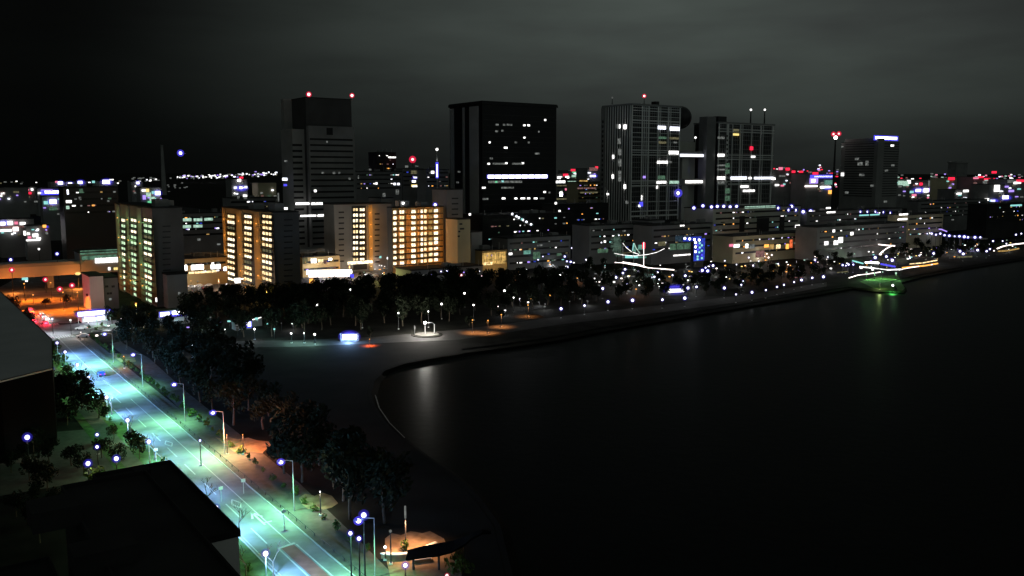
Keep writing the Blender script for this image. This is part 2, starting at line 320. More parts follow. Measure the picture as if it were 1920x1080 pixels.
# ================================================================== BUILDINGS
class Bld:
    """a box on the street grid: local x along the front-right face, local y along the left face, z up"""
    def __init__(s, name, label, pxN, Y, pxL, pxR, ytop, m, cat='building', roof='roof', z0=0.0, zmid=20.0, dep=None, group=None, body='wall'):
        s.N = Vector((xat(pxN, Y, zmid), Y, 0)); s.b = Vector((CS, SN, 0)); s.a = Vector((-SN, CS, 0))
        s.W = s.solve(s.b, pxR, zmid); s.D = dep if dep else s.solve(s.a, pxL, zmid)
        s.top = aty(pxN, ytop, Y).z; s.z0 = z0
        s.root = thing(name, label, cat, s.N, PSI, group)
        s.part(body, 0, s.W, 0, s.D, z0, s.top, m)
        if roof: s.part('roof', -.25, s.W + .25, -.25, s.D + .25, s.top + .003, s.top + .55, M[roof])
    def solve(s, ax, px, z):
        k = (px - 960) / F; c = s.N.y * CP + (CAM_H - z) * SP
        return abs((k * c - s.N.x) / (ax.x - k * ax.y * CP))
    def part(s, name, x0, x1, y0, y1, z0, z1, m, parent=None):
        return MB().box(x0, x1, y0, y1, z0, z1).obj(name, m, parent or s.root)
    def hit(s, px, py, face='R', off=0.0):
        d = ray(px, py); n = s.a if face == 'R' else s.b; P0 = s.N - n * off
        P = EYE + d * ((P0 - EYE).dot(n) / d.dot(n)); q = P - s.N
        return (q.dot(s.b) if face == 'R' else q.dot(s.a)), P.z
    def fbox(s, name, face, u0, u1, z0, z1, m, out=.15, inn=.1, parent=None):
        u0, u1 = min(u0, u1), max(u0, u1)
        if face == 'R': return s.part(name, u0, u1, -out, inn, z0, z1, m, parent)
        return s.part(name, -out, inn, u0, u1, z0, z1, m, parent)
    def lit(s, px, py, w, h, m, face='R', name='lit_window', out=.15, mull=0, parent=None, gap=.06):
        u0, za = s.hit(px - w / 2, py, face); u1, zb = s.hit(px + w / 2, py, face); z = (za + zb) / 2
        hh = h / F * (s.N.y) / 2
        if m is M['bl'] and w < 5 * h and w < 30:
            uc, hu = (u0 + u1) / 2, abs(u1 - u0) / 2; o = None
            for (k_, mm, nn) in ((.85, 'bh', 'inner_glow'), (1.2, 'bo', 'outer_glow')):  # two added ellipsoids imitate the bloom around a blue light
                mb = MB().ball((0, 0, 0), 1, 12, 8); c_ = (uc, -out, z) if face == 'R' else (-out, uc, z)
                mb.v = [(c_[0] + (v[0] * hu if face == 'R' else v[0] * hh * .6) * k_, c_[1] + (v[1] * hh * .6 if face == 'R' else v[1] * hu) * k_, c_[2] + v[2] * hh * k_) for v in mb.v]
                o = mb.obj(nn, M[mm], o or parent or s.root)
            return o
        if not mull: return s.fbox(name, face, u0, u1, z - hh, z + hh, m, out, parent=parent)
        mb = MB(); a, b = min(u0, u1), max(u0, u1); st = (b - a) / mull
        for k in range(mull):
            q0, q1 = a + k * st + st * gap, a + (k + 1) * st - st * gap
            if face == 'R': mb.box(q0, q1, -out, .1, z - hh, z + hh)
            else: mb.box(-out, .1, q0, q1, z - hh, z + hh)
        return mb.obj(name, m, parent or s.root)
    def bands(s, face, u0, u1, z0, z1, n, h, m, name='window_band', out=.12):
        for i in range(n):
            z = z0 + (z1 - z0) * (i + .5) / n
            s.fbox(name, face, u0, u1, z - h / 2, z + h / 2, m, out)
    def rooflamp(s, px, ytip, m='rl', halo='rh', r=1.2, face='R', y=3.0):
        u, z = s.hit(px, ytip, 'R', -y)
        MB().tube([(u, y, s.top), (u, y, z)], [.3, .15]).obj('mast', M['steel'], s.root)
        MB().ball((u, y, z), r).obj('beacon', M['wl' if m == 'rl' else m], s.root)
        if halo: MB().ball((u, y, z), r * 2.0).obj('beacon_glow', M[halo], s.root)  # added shell imitates the bloom of the beacon

def apartments(b, cols, yrow0, rows, dpx, face, mats, pil_px, light_col, light_p, slabm='dark', mull=2, wh=.52, pilm='conc', lights=3, light_rows=3):
    for (c0, c1) in cols:
        u0, za = b.hit(c0 - 1.6, yrow0 - dpx * .6, face); u1, _ = b.hit(c1 + 1.6, yrow0, face)
        b.fbox('recess_tone', face, u0, u1, 1, za, M['dsteel'], .2)  # flat dark strip imitates the darkness of a corridor recess
    for r in range(rows):
        y = yrow0 + r * dpx
        zc = None
        for (c0, c1) in cols:
            m = random.choice(mats); w = c1 - c0
            if random.random() < .05: m = 'dimy'
            o = b.lit((c0 + c1) / 2, y, w * random.uniform(.9, 1.0), dpx * wh * random.uniform(.85, 1.05), M[m], face, 'corridor_window', .3, mull, None, .13)
            u0, za = b.hit(c0 - 1, y + dpx * .5, face); u1, zb = b.hit(c1 + 1, y + dpx * .5, face)
            b.fbox('balcony_slab', face, u0, u1, (za + zb) / 2 - .35, (za + zb) / 2 + .15, M[slabm], 1.0)
    z1 = b.top - .5
    for (p0, p1) in pil_px:
        u0, _ = b.hit(p0, yrow0, face); u1, _ = b.hit(p1, yrow0, face)
        b.fbox('pilaster', face, u0, u1, 0, z1, M[pilm], .55)
        for k in range(lights):  # lamps added to wash the facade with coloured light
            u = (u0 + u1) / 2; z = 4 + (z1 - 4) * (k + .35) / lights
            loc = (u, -4.0, z) if face == 'R' else (-4.0, u, z)
            l = lamp_light(b.root, loc, light_p, light_col, .5)
            q = (u, -.75, z) if face == 'R' else (-.75, u, z)
            MB().box(q[0] - .25, q[0] + .25, q[1] - .25, q[1] + .25, z - .2, z + .2).obj('added_wall_lamp', M['ol'], b.root)

# --- the four lit slab blocks
A = Bld('apartment_block', 'grey apartment block with green white corridor lights beside the white street corner building', 290, 405, 220, 346, 391, M['concd'])
apartments(A, [(228.5, 236), (246, 257), (270, 286)], 413, 15, 10.6, 'L', ['aptg', 'aptg', 'aptg', 'aptw'], [(220.5, 226.5), (239, 244), (259.5, 267.5)], (.45, 1, .32), 330, mull=2, lights=4)
for k in range(14): A.lit(312, 424 + k * 10.3, 15, 2.4, M['dark'], 'R', 'window_slot', .3)
A.part('flank_shade', -.02, A.W + .02, -.12, -.004, 0, A.top, M['flank'])  # dark skin paints the shade of the unlit flank
A.part('stair_tower', 3, 9, 6, 13, A.top + .6, A.top + 4, M['concd'])
A.part('lift_house', 10, 14, 16, 26, A.top + .6, A.top + 3, M['concd'])
B = Bld('apartment_block', 'ochre apartment block with three columns of warm lit corridors and a dark right flank', 514, 450, 419, 562, 399, M['ochre'])
apartments(B, [(427, 441), (458.5, 473), (492, 511)], 406, 12, 10.7, 'L', ['aptw', 'apt', 'apt'], [(419, 424), (444, 455), (476, 489)], (1, .40, .05), 380, mull=3, lights=4, pilm='ochre')
B.part('flank_shade', -.02, B.W + .02, -.25, 0, 0, B.top, M['flank'])  # shade of the right flank put into a darker skin
for k in range(12): B.lit(540, 412 + k * 10.5, 16, 2.2, M['dark'], 'R', 'window_slot', .4)
B.part('lift_house', 3, 8, 5, 14, B.top + .6, B.top + 4.5, M['concd']); B.part('stair_tower', 2, 8, 34, 42, B.top + .6, B.top + 3.5, M['concd'])
C = Bld('apartment_block', 'narrow apartment block with two lit balcony columns between grey slotted stair walls', 628, 545, 622, 735, 384, M['conc'], dep=16)
apartments(C, [(661, 671.5), (673.5, 684)], 393, 10, 10.35, 'R', ['aptw', 'apt', 'aptw'], [(690, 697)], (1, .40, .06), 600, mull=2, pilm='ochre', lights=5)
for k in range(10):
    C.lit(640, 398 + k * 10.2, 10, 2.6, M['dark'], 'R', 'window_slot'); C.lit(707, 401 + k * 10.0, 9, 2.6, M['dark'], 'R', 'window_slot')
C.lit(674, 492, 46, 5, M['aptw'], 'R', 'lit_canopy', 1.5, 5)
C.lit(713, 482, 4, 4, M['cl']); C.lit(728, 484, 5, 4, M['bwin'])
D = Bld('apartment_block', 'broad apartment block with orange balconies, lit right across, right of the narrow block', 736, 535, 730, 832, 390, M['ochre'], dep=6)
D.part('flank_shade', -.25, -.005, -.02, 6.02, 0, D.top, M['flank'])  # left flank darkened by colour, as if in shade
for r in range(10):
    y = 397 + r * 10.55; low = r >= 6
    for (c0, c1, m, mu) in [(737, 743.5, 'aptw', 1), (749, 757.5, 'apt' if r % 3 else 'aptw', 2), (771, 779, 'aptw', 2), (783, 786, 'apto', 1), (788.5, 793, 'aptw', 1), (795, 800, 'apt', 1), (803, 811, 'apty' if not low else 'apt', 1), (813, 821.5, 'aptw', 1)]:
        yy = y + (765 - (c0 + c1) / 2) * (.10 if r > 5 else .04)
        D.lit((c0 + c1) / 2, yy, c1 - c0, 5.6, M[m], 'R', 'balcony_window', .3, mu, None, .1)
    yy = y + 5.2
    u0, z = D.hit(737, yy); u1, _ = D.hit(829, yy)
    D.fbox('balcony_slab', 'R', u0, u1, z - .75 if low else z - .3, z + .15, M['dsteel'], 1.2)
for (p0, p1) in ((745, 747.5), (760, 769), (780, 782), (823, 829)):
    u0, _ = D.hit(p0, 420); u1, _ = D.hit(p1, 420); D.fbox('pilaster', 'R', u0, u1, 3, D.top - .6, M['ochre'], 1.0)
for p in (747, 765, 782, 800, 818):
    for k in range(4):
        u, _ = D.hit(p, 420); lamp_light(D.root, (u, -4, 6 + k * 9.5), 360, (1, .33, .04), .5)  # lights without fixtures, added to wash the front orange
D.part('lift_house', 8, 14, 4, 11, D.top + .6, D.top + 4, M['concd']); D.part('stair_tower', 22, 27, 4, 11, D.top + .6, D.top + 3, M['concd'])
D.rooflamp(816, 384, 'wl', 'bh', .8); D.rooflamp(756, 381, 'wl', None, .7)
# dark tower slab behind and between
for (lb, n, Y, l, r, yt, m) in [('dark grey slab between the two orange lit blocks', 716, 575, 700, 738, 372, 'concd'), ('grey lift tower at the right end of the broad orange block', 838, 560, 832, 868, 356, 'concd')]:
    q = Bld('apartment_block', lb, n, Y, l, r, yt, M[m], dep=18)
    for k in range(10): q.lit((n + r) / 2, yt + 16 + k * 10, (r - n) * .4, 2.4, M['dark'], 'R', 'window_slot')
    if r == 868: q.lit(843, 425, 5, 11, M['cl']); q.lit(843, 441, 5, 9, M['cl'])

# --- the stepped office tower on the left
T1 = Bld('office_tower', 'tall stepped dark office tower with two red beacons on its roof', 580, 640, 545, 664, 183, M['crown'])
T1.part('front_slab', 0, T1.W, -4, -.01, 0, aty(580, 236, 640).z, M['concd'])
hz = aty(580, 236, 640).z
for k in range(22):
    z = hz - 10 - k * 4.15
    if z > 6: T1.part('window_band', .8, T1.W - 1.5, -4.2, -3.9, z, z + 1.3, M['black'])
T1.part('left_slab', -9, -.01, 4, 26, 0, aty(580, 242, 640).z, M['conc']); T1.part('core_shaft', -6, -.02, 26.01, 32, 0, aty(545, 186, 660).z, M['conc'])
zl = aty(580, 242, 640).z
for k in range(20):
    z = zl - 12 - k * 4.15
    if z > 6: T1.part('window_slot', -9.2, -2, 3.85, 4.2, z, z + 1.5, M['black'])
u, z = T1.hit(618, 244, 'R', 4); T1.part('logo_recess', u - 2.4, u + 2.4, -4.15, -3.9, z - 3.4, z + 1.6, M['black'])
T1b = T1
def t1lit(px, py, w, h, m, mull=1): 
    u0, z = T1.hit(px - w / 2, py, 'R', 4.0); u1, _ = T1.hit(px + w / 2, py, 'R', 4.0); hh = h / F * 640 / 2
    mb = MB(); st = (u1 - u0) / mull
    for k in range(mull): mb.box(u0 + k * st + .15, u0 + (k + 1) * st - .15, -4.4, -3.9, z - hh, z + hh)
    mb.obj('lit_window', M[m], T1.root)
t1lit(567, 382, 26, 4.5, 'win', 2); t1lit(594, 382, 22, 4, 'win', 3); t1lit(578, 405, 30, 3.2, 'win', 2); t1lit(608, 404, 26, 4, 'win', 3)
for q in [(613, 266, 3, 3, 'dim'), (626, 324, 5, 4, 'dim'), (605, 324, 5, 3, 'dim'), (636, 324, 4, 3, 'dim'), (591, 358, 5, 4, 'win'), (655, 335, 4, 4, 'dim'), (623, 456, 4, 4, 'win')]: t1lit(*q)
def t1left(px, py, w, h, m):
    u0, z = T1.hit(px - w / 2, py, 'R', -3.8); u1, _ = T1.hit(px + w / 2, py, 'R', -3.8); hh = h / F * 640 / 2
    MB().box(u0, u1, 3.5, 4.1, z - hh, z + hh).obj('lit_window', M[m], T1.root)
for q in [(534, 336, 9, 5, 'bwin'), (535, 347, 6, 4, 'bl'), (536, 302, 5, 3, 'dim'), (536, 391, 6, 4, 'win'), (525, 401, 5, 4, 'win'), (535, 402, 7, 4, 'win'), (548, 403, 10, 3.4, 'win'), (538, 419, 3, 6, 'win'), (522, 370, 2, 16, 'dim')]: t1left(*q)
T1.rooflamp(579, 177, 'rl', 'rh', 1.0, y=2); T1.rooflamp(660, 179, 'rl', 'rh', .9, y=2)
# --- the black tower
T2 = Bld('office_tower', 'broad black glass office tower with one bright white window row', 905, 660, 845, 1042, 190, M['black'])
T2.part('crown', -.8, T2.W + .8, -.8, T2.D + .8, T2.top - 2.0, T2.top - .05, M['black'])
for (p0, p1) in ((846, 852), (869, 872), (882, 898)):
    u0, _ = T2.hit(p0, 300, 'L'); u1, _ = T2.hit(p1, 300, 'L'); T2.fbox('stone_pier', 'L', u0, u1, 0, T2.top - 3, M['conc'], .8)
for k in range(26): 
    z = 10 + k * 3.9
    if z < T2.top - 8: T2.part('floor_line', .5, T2.W - .5, -.12, .1, z, z + .35, M['dark'])
T2.lit(970, 331, 112, 5.8, M['wl'], 'R', 'lit_window_row', .3, 9); T2.lit(970, 331, 114, 7.2, M['bl'], 'R', 'blue_glow_band', .2)  # blue band imitates bloom around the bright row
T2.lit(947, 341, 64, 4, M['dim'], 'R', 'lit_window', .3, 8)
for (x, y, w, m) in [(1022, 225, 3, 'win'), (945, 234, 4, 'dim'), (932, 234, 5, 'dim'), (955, 234, 10, 'dim'), (983, 235, 4, 'win'), (991, 235, 4, 'win'), (1010, 247, 2, 'dim'), (983, 258, 3, 'win'), (931, 246, 5, 'dim'), (942, 245, 4, 'dim'),
                     (918, 267, 3, 'win'), (967, 267, 4, 'dim'), (991, 267, 3, 'dim'), (948, 277, 6, 'win'), (1007, 288, 8, 'dim'), (921, 297, 5, 'dim'), (916, 307, 4, 'win'), (935, 307, 22, 'dim'), (949, 306, 4, 'win'), (970, 307, 20, 'dim'), (980, 306, 4, 'win'),
                     (946, 352, 12, 'dim'), (958, 352, 10, 'dim'), (1021, 360, 4, 'win'), (1030, 361, 3, 'dim'), (907, 352, 6, 'win'), (910, 373, 10, 'dim'), (944, 372, 6, 'win'), (967, 372, 5, 'win'), (980, 372, 8, 'win'), (991, 372, 5, 'win'), (1004, 372, 6, 'win'), (1016, 372, 8, 'dim'), (930, 341, 4, 'gl'), (942, 340, 4, 'cl')]:
    T2.lit(x, y, w, 3.2, M[m], 'R', 'lit_window', .4)
for (x, y) in ((861, 322), (858, 342), (851, 372), (863, 374)): T2.lit(x, y, 4, 3, M['dim'], 'L', 'lit_window', .3)
# --- the broadcaster's lattice building: two towers, link bridges and a sphere
FJ = Bld('broadcast_building', 'grey lattice twin tower building with link corridors and a sphere', 1182, 800, 1128, 1272, 197, M['dark'], zmid=50, roof=None)
f = FJ
def lattice(b, x0, x1, y, z0, z1, nx, nz, m, t=.9, out=.9, big=4):
    mb = MB()
    for i in range(nx + 1):
        x = x0 + (x1 - x0) * i / nx; tt = t * (1.5 if i % big in (0,) else .8)
        mb.box(x - tt / 2, x + tt / 2, y - out, y, z0, z1)
    mb.obj('column_lattice', m, b.root)
    mb = MB()
    for k in range(nz + 1):
        z = z0 + (z1 - z0) * k / nz; tt = t * (1.5 if k % big == 0 else .75)
        mb.box(x0, x1, y - out * .8, y + .01, z - tt / 2, z + tt / 2)
    mb.obj('beam_lattice', m, b.root)
ftop = FJ.top
def mega(cols, beams, x0, x1, z1):
    mb = MB()
    for (p, w) in cols:
        u, _ = FJ.hit(p, 300); hw = w / F * 820 / 2; mb.box(u - hw, u + hw, -1.0, -.02, 18, z1)
    mb.obj('column_lattice', M['lattice'], FJ.root)
    mb = MB()
    for (p, w) in beams:
        z = FJ.hit(1230 if x0 < 5 else 1390, p)[1]; hw = w / F * 800 / 2; mb.box(x0, x1, -.9, -.01, z - hw, z + hw)
    mb.obj('beam_lattice', M['lattice'], FJ.root)
    mb = MB(); n = int((x1 - x0) / 2.6)
    for k in range(n): x = x0 + (x1 - x0) * (k + .5) / n; mb.box(x - .12, x + .12, -.5, -.03, 18, z1)
    mb.obj('mullion_grid', M['conc'], FJ.root)
    mb = MB(); n = int((z1 - 20) / 4.2)
    for k in range(n): z = 20 + (z1 - 20) * (k + .5) / n; mb.box(x0, x1, -.45, -.025, z - .28, z + .28)
    mb.obj('floor_edges', M['conc'], FJ.root)
mega([(1183, 2), (1202, 2.6), (1206, 1), (1210, 1), (1214, 2.6), (1232, 2.4), (1236, 1), (1251, 2.2), (1255, 1), (1272, 2.4)], [(199, 2), (204, 1), (209, 1.4), (219, 1), (227, 2.2), (232, 1), (240, 1), (282, 2), (286, 1), (291, 2), (339, 2), (343, 1), (348, 2), (378, 1), (395, 2), (404, 3)] + [(250 + k * 8, .9) for k in range(4)], 0, FJ.W, ftop)
def round_holes(px, y0, y1, n):
    for k in range(n):
        u, z = FJ.hit(px, y0 + (y1 - y0) * k / (n - 1)); MB().box(u - .9, u + .9, -1.15, -.95, z - .9, z + .9).obj('round_window', M['black'], FJ.root)

mb = MB()
for k in range(12):
    y = FJ.D * (k + .3) / 12; mb.box(-.8, .01, y, y + FJ.D * .02, 0, ftop)
mb.obj('fin_columns', M['lattice'], FJ.root)
FJ.part('corner_column', -1.2, -.02, FJ.D * .86, FJ.D + .5, 0, ftop, M['conc'])
FJ.part('top_beam', -1, FJ.W + 1, -1.2, FJ.D, ftop + .01, ftop + 1.6, M['conc'])
u = FJ.hit(1134, 300, 'L')[0]
for k in range(22): FJ.part('round_window', -1.35, -1.1, FJ.D * .92, FJ.D * .97, 14 + k * 4.4, 16.4 + k * 4.4, M['black'])
# second tower on the same grid line
u0 = FJ.hit(1345, 300)[0]; u1 = FJ.hit(1448, 300)[0]
t2top = FJ.hit(1345, 231)[1]
FJ.part('right_tower', u0, u1, 0, FJ.D * .8, 0, t2top, M['dark'])
mega([(1346, 2), (1362, 6), (1371, 1.5), (1386, 2), (1390, 1), (1407, 2), (1424, 2), (1428, 1), (1446, 3)], [(233, 2), (243, 1.6), (248, 1.6), (291, 1.8), (295, .9), (299, 1.8), (334, 2), (340, 1), (345, 2.4), (384, 2.5)], u0, u1, t2top)
round_holes(1362, 255, 378, 16)
FJ.part('top_beam', u0 - 1, u1 + 1, -1.2, FJ.D * .8, t2top + .01, t2top + 1.5, M['conc'])
FJ.part('plant_room', u0 + 4, u0 + 16, 4, 14, t2top + 1.6, t2top + 7, M['dark']); FJ.part('plant_room', FJ.W * .55, FJ.W * .62, 4, 10, ftop + 1.7, ftop + 5, M['dark'])
ul0 = FJ.hit(1327, 300)[0]; FJ.part('stair_shaft', ul0, u0 - 1, 2, 12, 0, t2top + 6, M['concd'])
# the rear mid block and link corridors
uw = FJ.W + .4
zc = lambda py: FJ.hit(1300, py, 'R', -10)[1]
FJ.part('middle_block', uw, ul0 - .4, 16, 40, 0, zc(266), M['pale'])
for (y0, y1) in ((284, 296), (335, 347)):
    FJ.part('link_corridor', uw, ul0 - .2, 6, 14, zc(y1), zc(y0), M['conc'])
FJ.part('support_column', uw + (ul0 - uw) * .32, uw + (ul0 - uw) * .55, 8, 13, 0, zc(297), M['pale'])
sphx, sphz = FJ.hit(1281, 220, 'R', -22)
MB().ball((sphx, 26, sphz), 11, 24, 14).obj('sphere', M['dark'], FJ.root, smooth=True)
def flit(px, py, w, h, m, y=-1.0, mull=1, name='lit_window'):
    u0, z = FJ.hit(px - w / 2, py, 'R', -y); u1, _ = FJ.hit(px + w / 2, py, 'R', -y); hh = h / F * 830 / 2
    mb = MB(); st = (u1 - u0) / mull
    for k in range(mull): mb.box(u0 + k * st + .2, u0 + (k + 1) * st - .2, y - .3, y + .2, z - hh, z + hh)
    mb.obj(name, M[m], FJ.root)
for q in [(1241, 239, 15, 6, 'bwin', -1, 3), (1265, 241, 18, 7, 'bwin', -1, 3), (1242, 258, 15, 4, 'dimg'), (1264, 259, 17, 4, 'dimy', -1, 2), (1242, 267, 14, 4, 'dimy'), (1266, 267, 6, 3, 'dim'), (1263, 286, 18, 6, 'win', -1, 3), (1242, 304, 20, 4.5, 'win', -1, 3), (1257, 304, 5, 4, 'dim'),
          (1240, 333, 14, 7, 'dimg', -1, 2), (1240, 342, 18, 4, 'win', -1, 3), (1264, 342, 18, 5, 'gwin', -1, 4), (1232, 351, 3, 5, 'win'), (1271, 357, 5, 4, 'dim'), (1203, 371, 2, 8, 'win'), (1199, 386, 4, 4, 'bwin'), (1202, 383, 7, 8, 'bl'), (1208, 332, 5, 4, 'pl'),
          (1300, 291, 50, 4.5, 'bwin', 5.8, 12), (1306, 341, 42, 5, 'win', 5.8, 9), (1284, 315, 9, 2.4, 'bwin', 15.5), (1287, 319, 2.4, 10, 'bwin', 15.4), (1287, 320, 8, 13, 'bl', 15.9), (1316, 315, 6, 3, 'rl', 15.5), (1322, 315, 8, 2.4, 'win', 15.5), (1318, 327, 16, 3, 'bl', 15.5), (1314, 330, 5, 3, 'bwin', 15.2), (1321, 334, 6, 3, 'bwin', 15.2), (1275, 330, 8, 4, 'pk', 15.4), (1281, 331, 6, 3, 'win', 15.2),
          (1352, 291, 13, 5, 'win', -1, 3), (1352, 258, 13, 4, 'dim', -1, 2), (1352, 310, 15, 3, 'dim'), (1352, 318, 15, 3, 'dim'), (1352, 334, 15, 6, 'win', -1, 3), (1352, 342, 13, 5, 'dim', -1, 3), (1385, 334, 30, 5.5, 'bwin', -1, 6), (1406, 334, 6, 4, 'win'), (1432, 334, 36, 4.5, 'bwin', -1, 8),
          (1380, 244, 11, 4, 'dimy'), (1380, 252, 11, 4, 'yl'), (1409, 278, 6, 7, 'rl'), (1412, 294, 8, 3.5, 'win'), (1396, 350, 15, 4.5, 'win', -1, 3), (1404, 358, 22, 4, 'win', -1, 5), (1364, 310, 8, 8, 'dimg'), (1364, 322, 8, 8, 'dimg'), (1364, 358, 9, 10, 'dimg'), (1364, 372, 9, 10, 'dimg'),  # green panes on the wide column imitate spilled light
          (1162, 237, 3, 7, 'win', -2), (1171, 237, 4, 6, 'win', -2)]: flit(*q)
for (px, py, w, h, m) in [(1160, 237, 4, 8, 'dim'), (1173, 238, 4, 8, 'win'), (1151, 294, 3, 7, 'win'), (1150, 331, 3, 7, 'win'), (1173, 350, 4, 8, 'win'), (1177, 379, 5, 5, 'dim'), (1141, 364, 4, 3, 'win'), (1162, 265, 4, 10, 'dim'), (1163, 285, 4, 12, 'dim'), (1163, 305, 4, 14, 'dim'), (1163, 330, 4, 20, 'dim')]:
    FJ.lit(px, py, w, h, M[m], 'L', 'lit_window', 1.1)
for (px, py, r) in ((1208, 180, 'r'), (1148, 183, 'w')):
    u, z = FJ.hit(px, py, 'R', -4)
    MB().tube([(u, 4, ftop), (u, 4, z)], [.5, .2]).obj('antenna', M['dsteel'], FJ.root); MB().ball((u, 4, z), .8).obj('beacon', M['wl' if r == 'r' else 'dim'], FJ.root)
    if r == 'r': MB().ball((u, 4, z), 1.9).obj('beacon_glow', M['rh'], FJ.root)  # emissive shell in place of red bloom
for px in (1408, 1434):
    u, z = FJ.hit(px, 207, 'R', -4); MB().tube([(u, 4, t2top), (u, 4, z)], [.9, .5]).obj('antenna', M['dsteel'], FJ.root); MB().ball((u, 4, z + .6), 1.1).obj('beacon', M['win'], FJ.root)
u, z = FJ.hit(1304, 258, 'R', -18); MB().tube([(u, 18, zc(266)), (u, 18, z)], .4).obj('antenna', M['steel'], FJ.root); MB().ball((u, 18, z), 1.1).obj('beacon', M['win'], FJ.root)
u, z = FJ.hit(1271, 362, 'R', 2); MB().ball((u, -2.4, z), 1.4).obj('lamp_globe', M['wl'], FJ.root); MB().ball((u, -2.4, z), 4.0).obj('lamp_glow', M['bh'], FJ.root)  # the larger ball is imitated bloom
# --- hotel on the right
HT = Bld('hotel_tower', 'grey hotel tower with a glowing white roof sign on its right wing', 1638, 1150, 1574, 1682, 266, M['conc'], zmid=40)
HT.part('left_wing', -.02, 14, -3, HT.D * .9, 0, aty(1600, 259, 1150).z, M['conc'])
for k in range(22): HT.part('window_band', 15, HT.W - 1, -.15, .1, 30 + k * 3.2, 31.2 + k * 3.2, M['dark'])
for k in range(22): HT.part('window_band', -.3, .1, 2, HT.D * .88, 30 + k * 3.2, 31.2 + k * 3.2, M['dark'])
HT.lit(1661, 259, 40, 4.5, M['wl'], 'R', 'roof_sign', .6); HT.lit(1661, 259, 45, 9, M['bl'], 'R', 'sign_frame_or_glow', .4)  # blue frame imitates the bloom around the sign
for (x, y, m) in [(1649, 310, 'win'), (1662, 320, 'dim'), (1673, 273, 'win'), (1635, 348, 'dim'), (1660, 378, 'dim'), (1674, 310, 'dim')]: HT.lit(x, y, 6, 3.5, M[m], 'R')
for (x, y, w, h, m) in [(1580, 327, 5, 6, 'win'), (1588, 361, 6, 4, 'dim'), (1607, 298, 7, 4, 'dim'), (1626, 306, 5, 9, 'dim'), (1613, 307, 9, 6, 'dim'), (1616, 328, 9, 4, 'dim'), (1580, 275, 4, 3, 'dim')]: HT.lit(x, y, w, h, M[m], 'L', 'lit_window', .8)
LM = thing('aviation_beacon_tower', 'slim dark steel tower with two red beacons and a white lamp left of the hotel', 'tower', (xat(1563, 1180, 50), 1180, 0))
lz = aty(1563, 258, 1180).z
MB().tube([(0, 0, 0), (0, 0, lz)], [2.2, .8]).obj('mast', M['dsteel'], LM)
for (ox, oz, r) in ((-3, 4.5, 1.3), (4, 5.0, 1.3)):
    MB().tube([(0, 0, lz - 1), (ox, 0, lz + oz)], .4).obj('arm', M['dsteel'], LM); MB().ball((ox, 0, lz + oz), r).obj('beacon', M['pkw'], LM); MB().ball((ox, 0, lz + oz), 3.2).obj('beacon_glow', M['rh'], LM)  # red shells are imitated bloom around the beacons
MB().ball((0, 0, lz), 2.4).obj('white_lamp', M['wl'], LM)

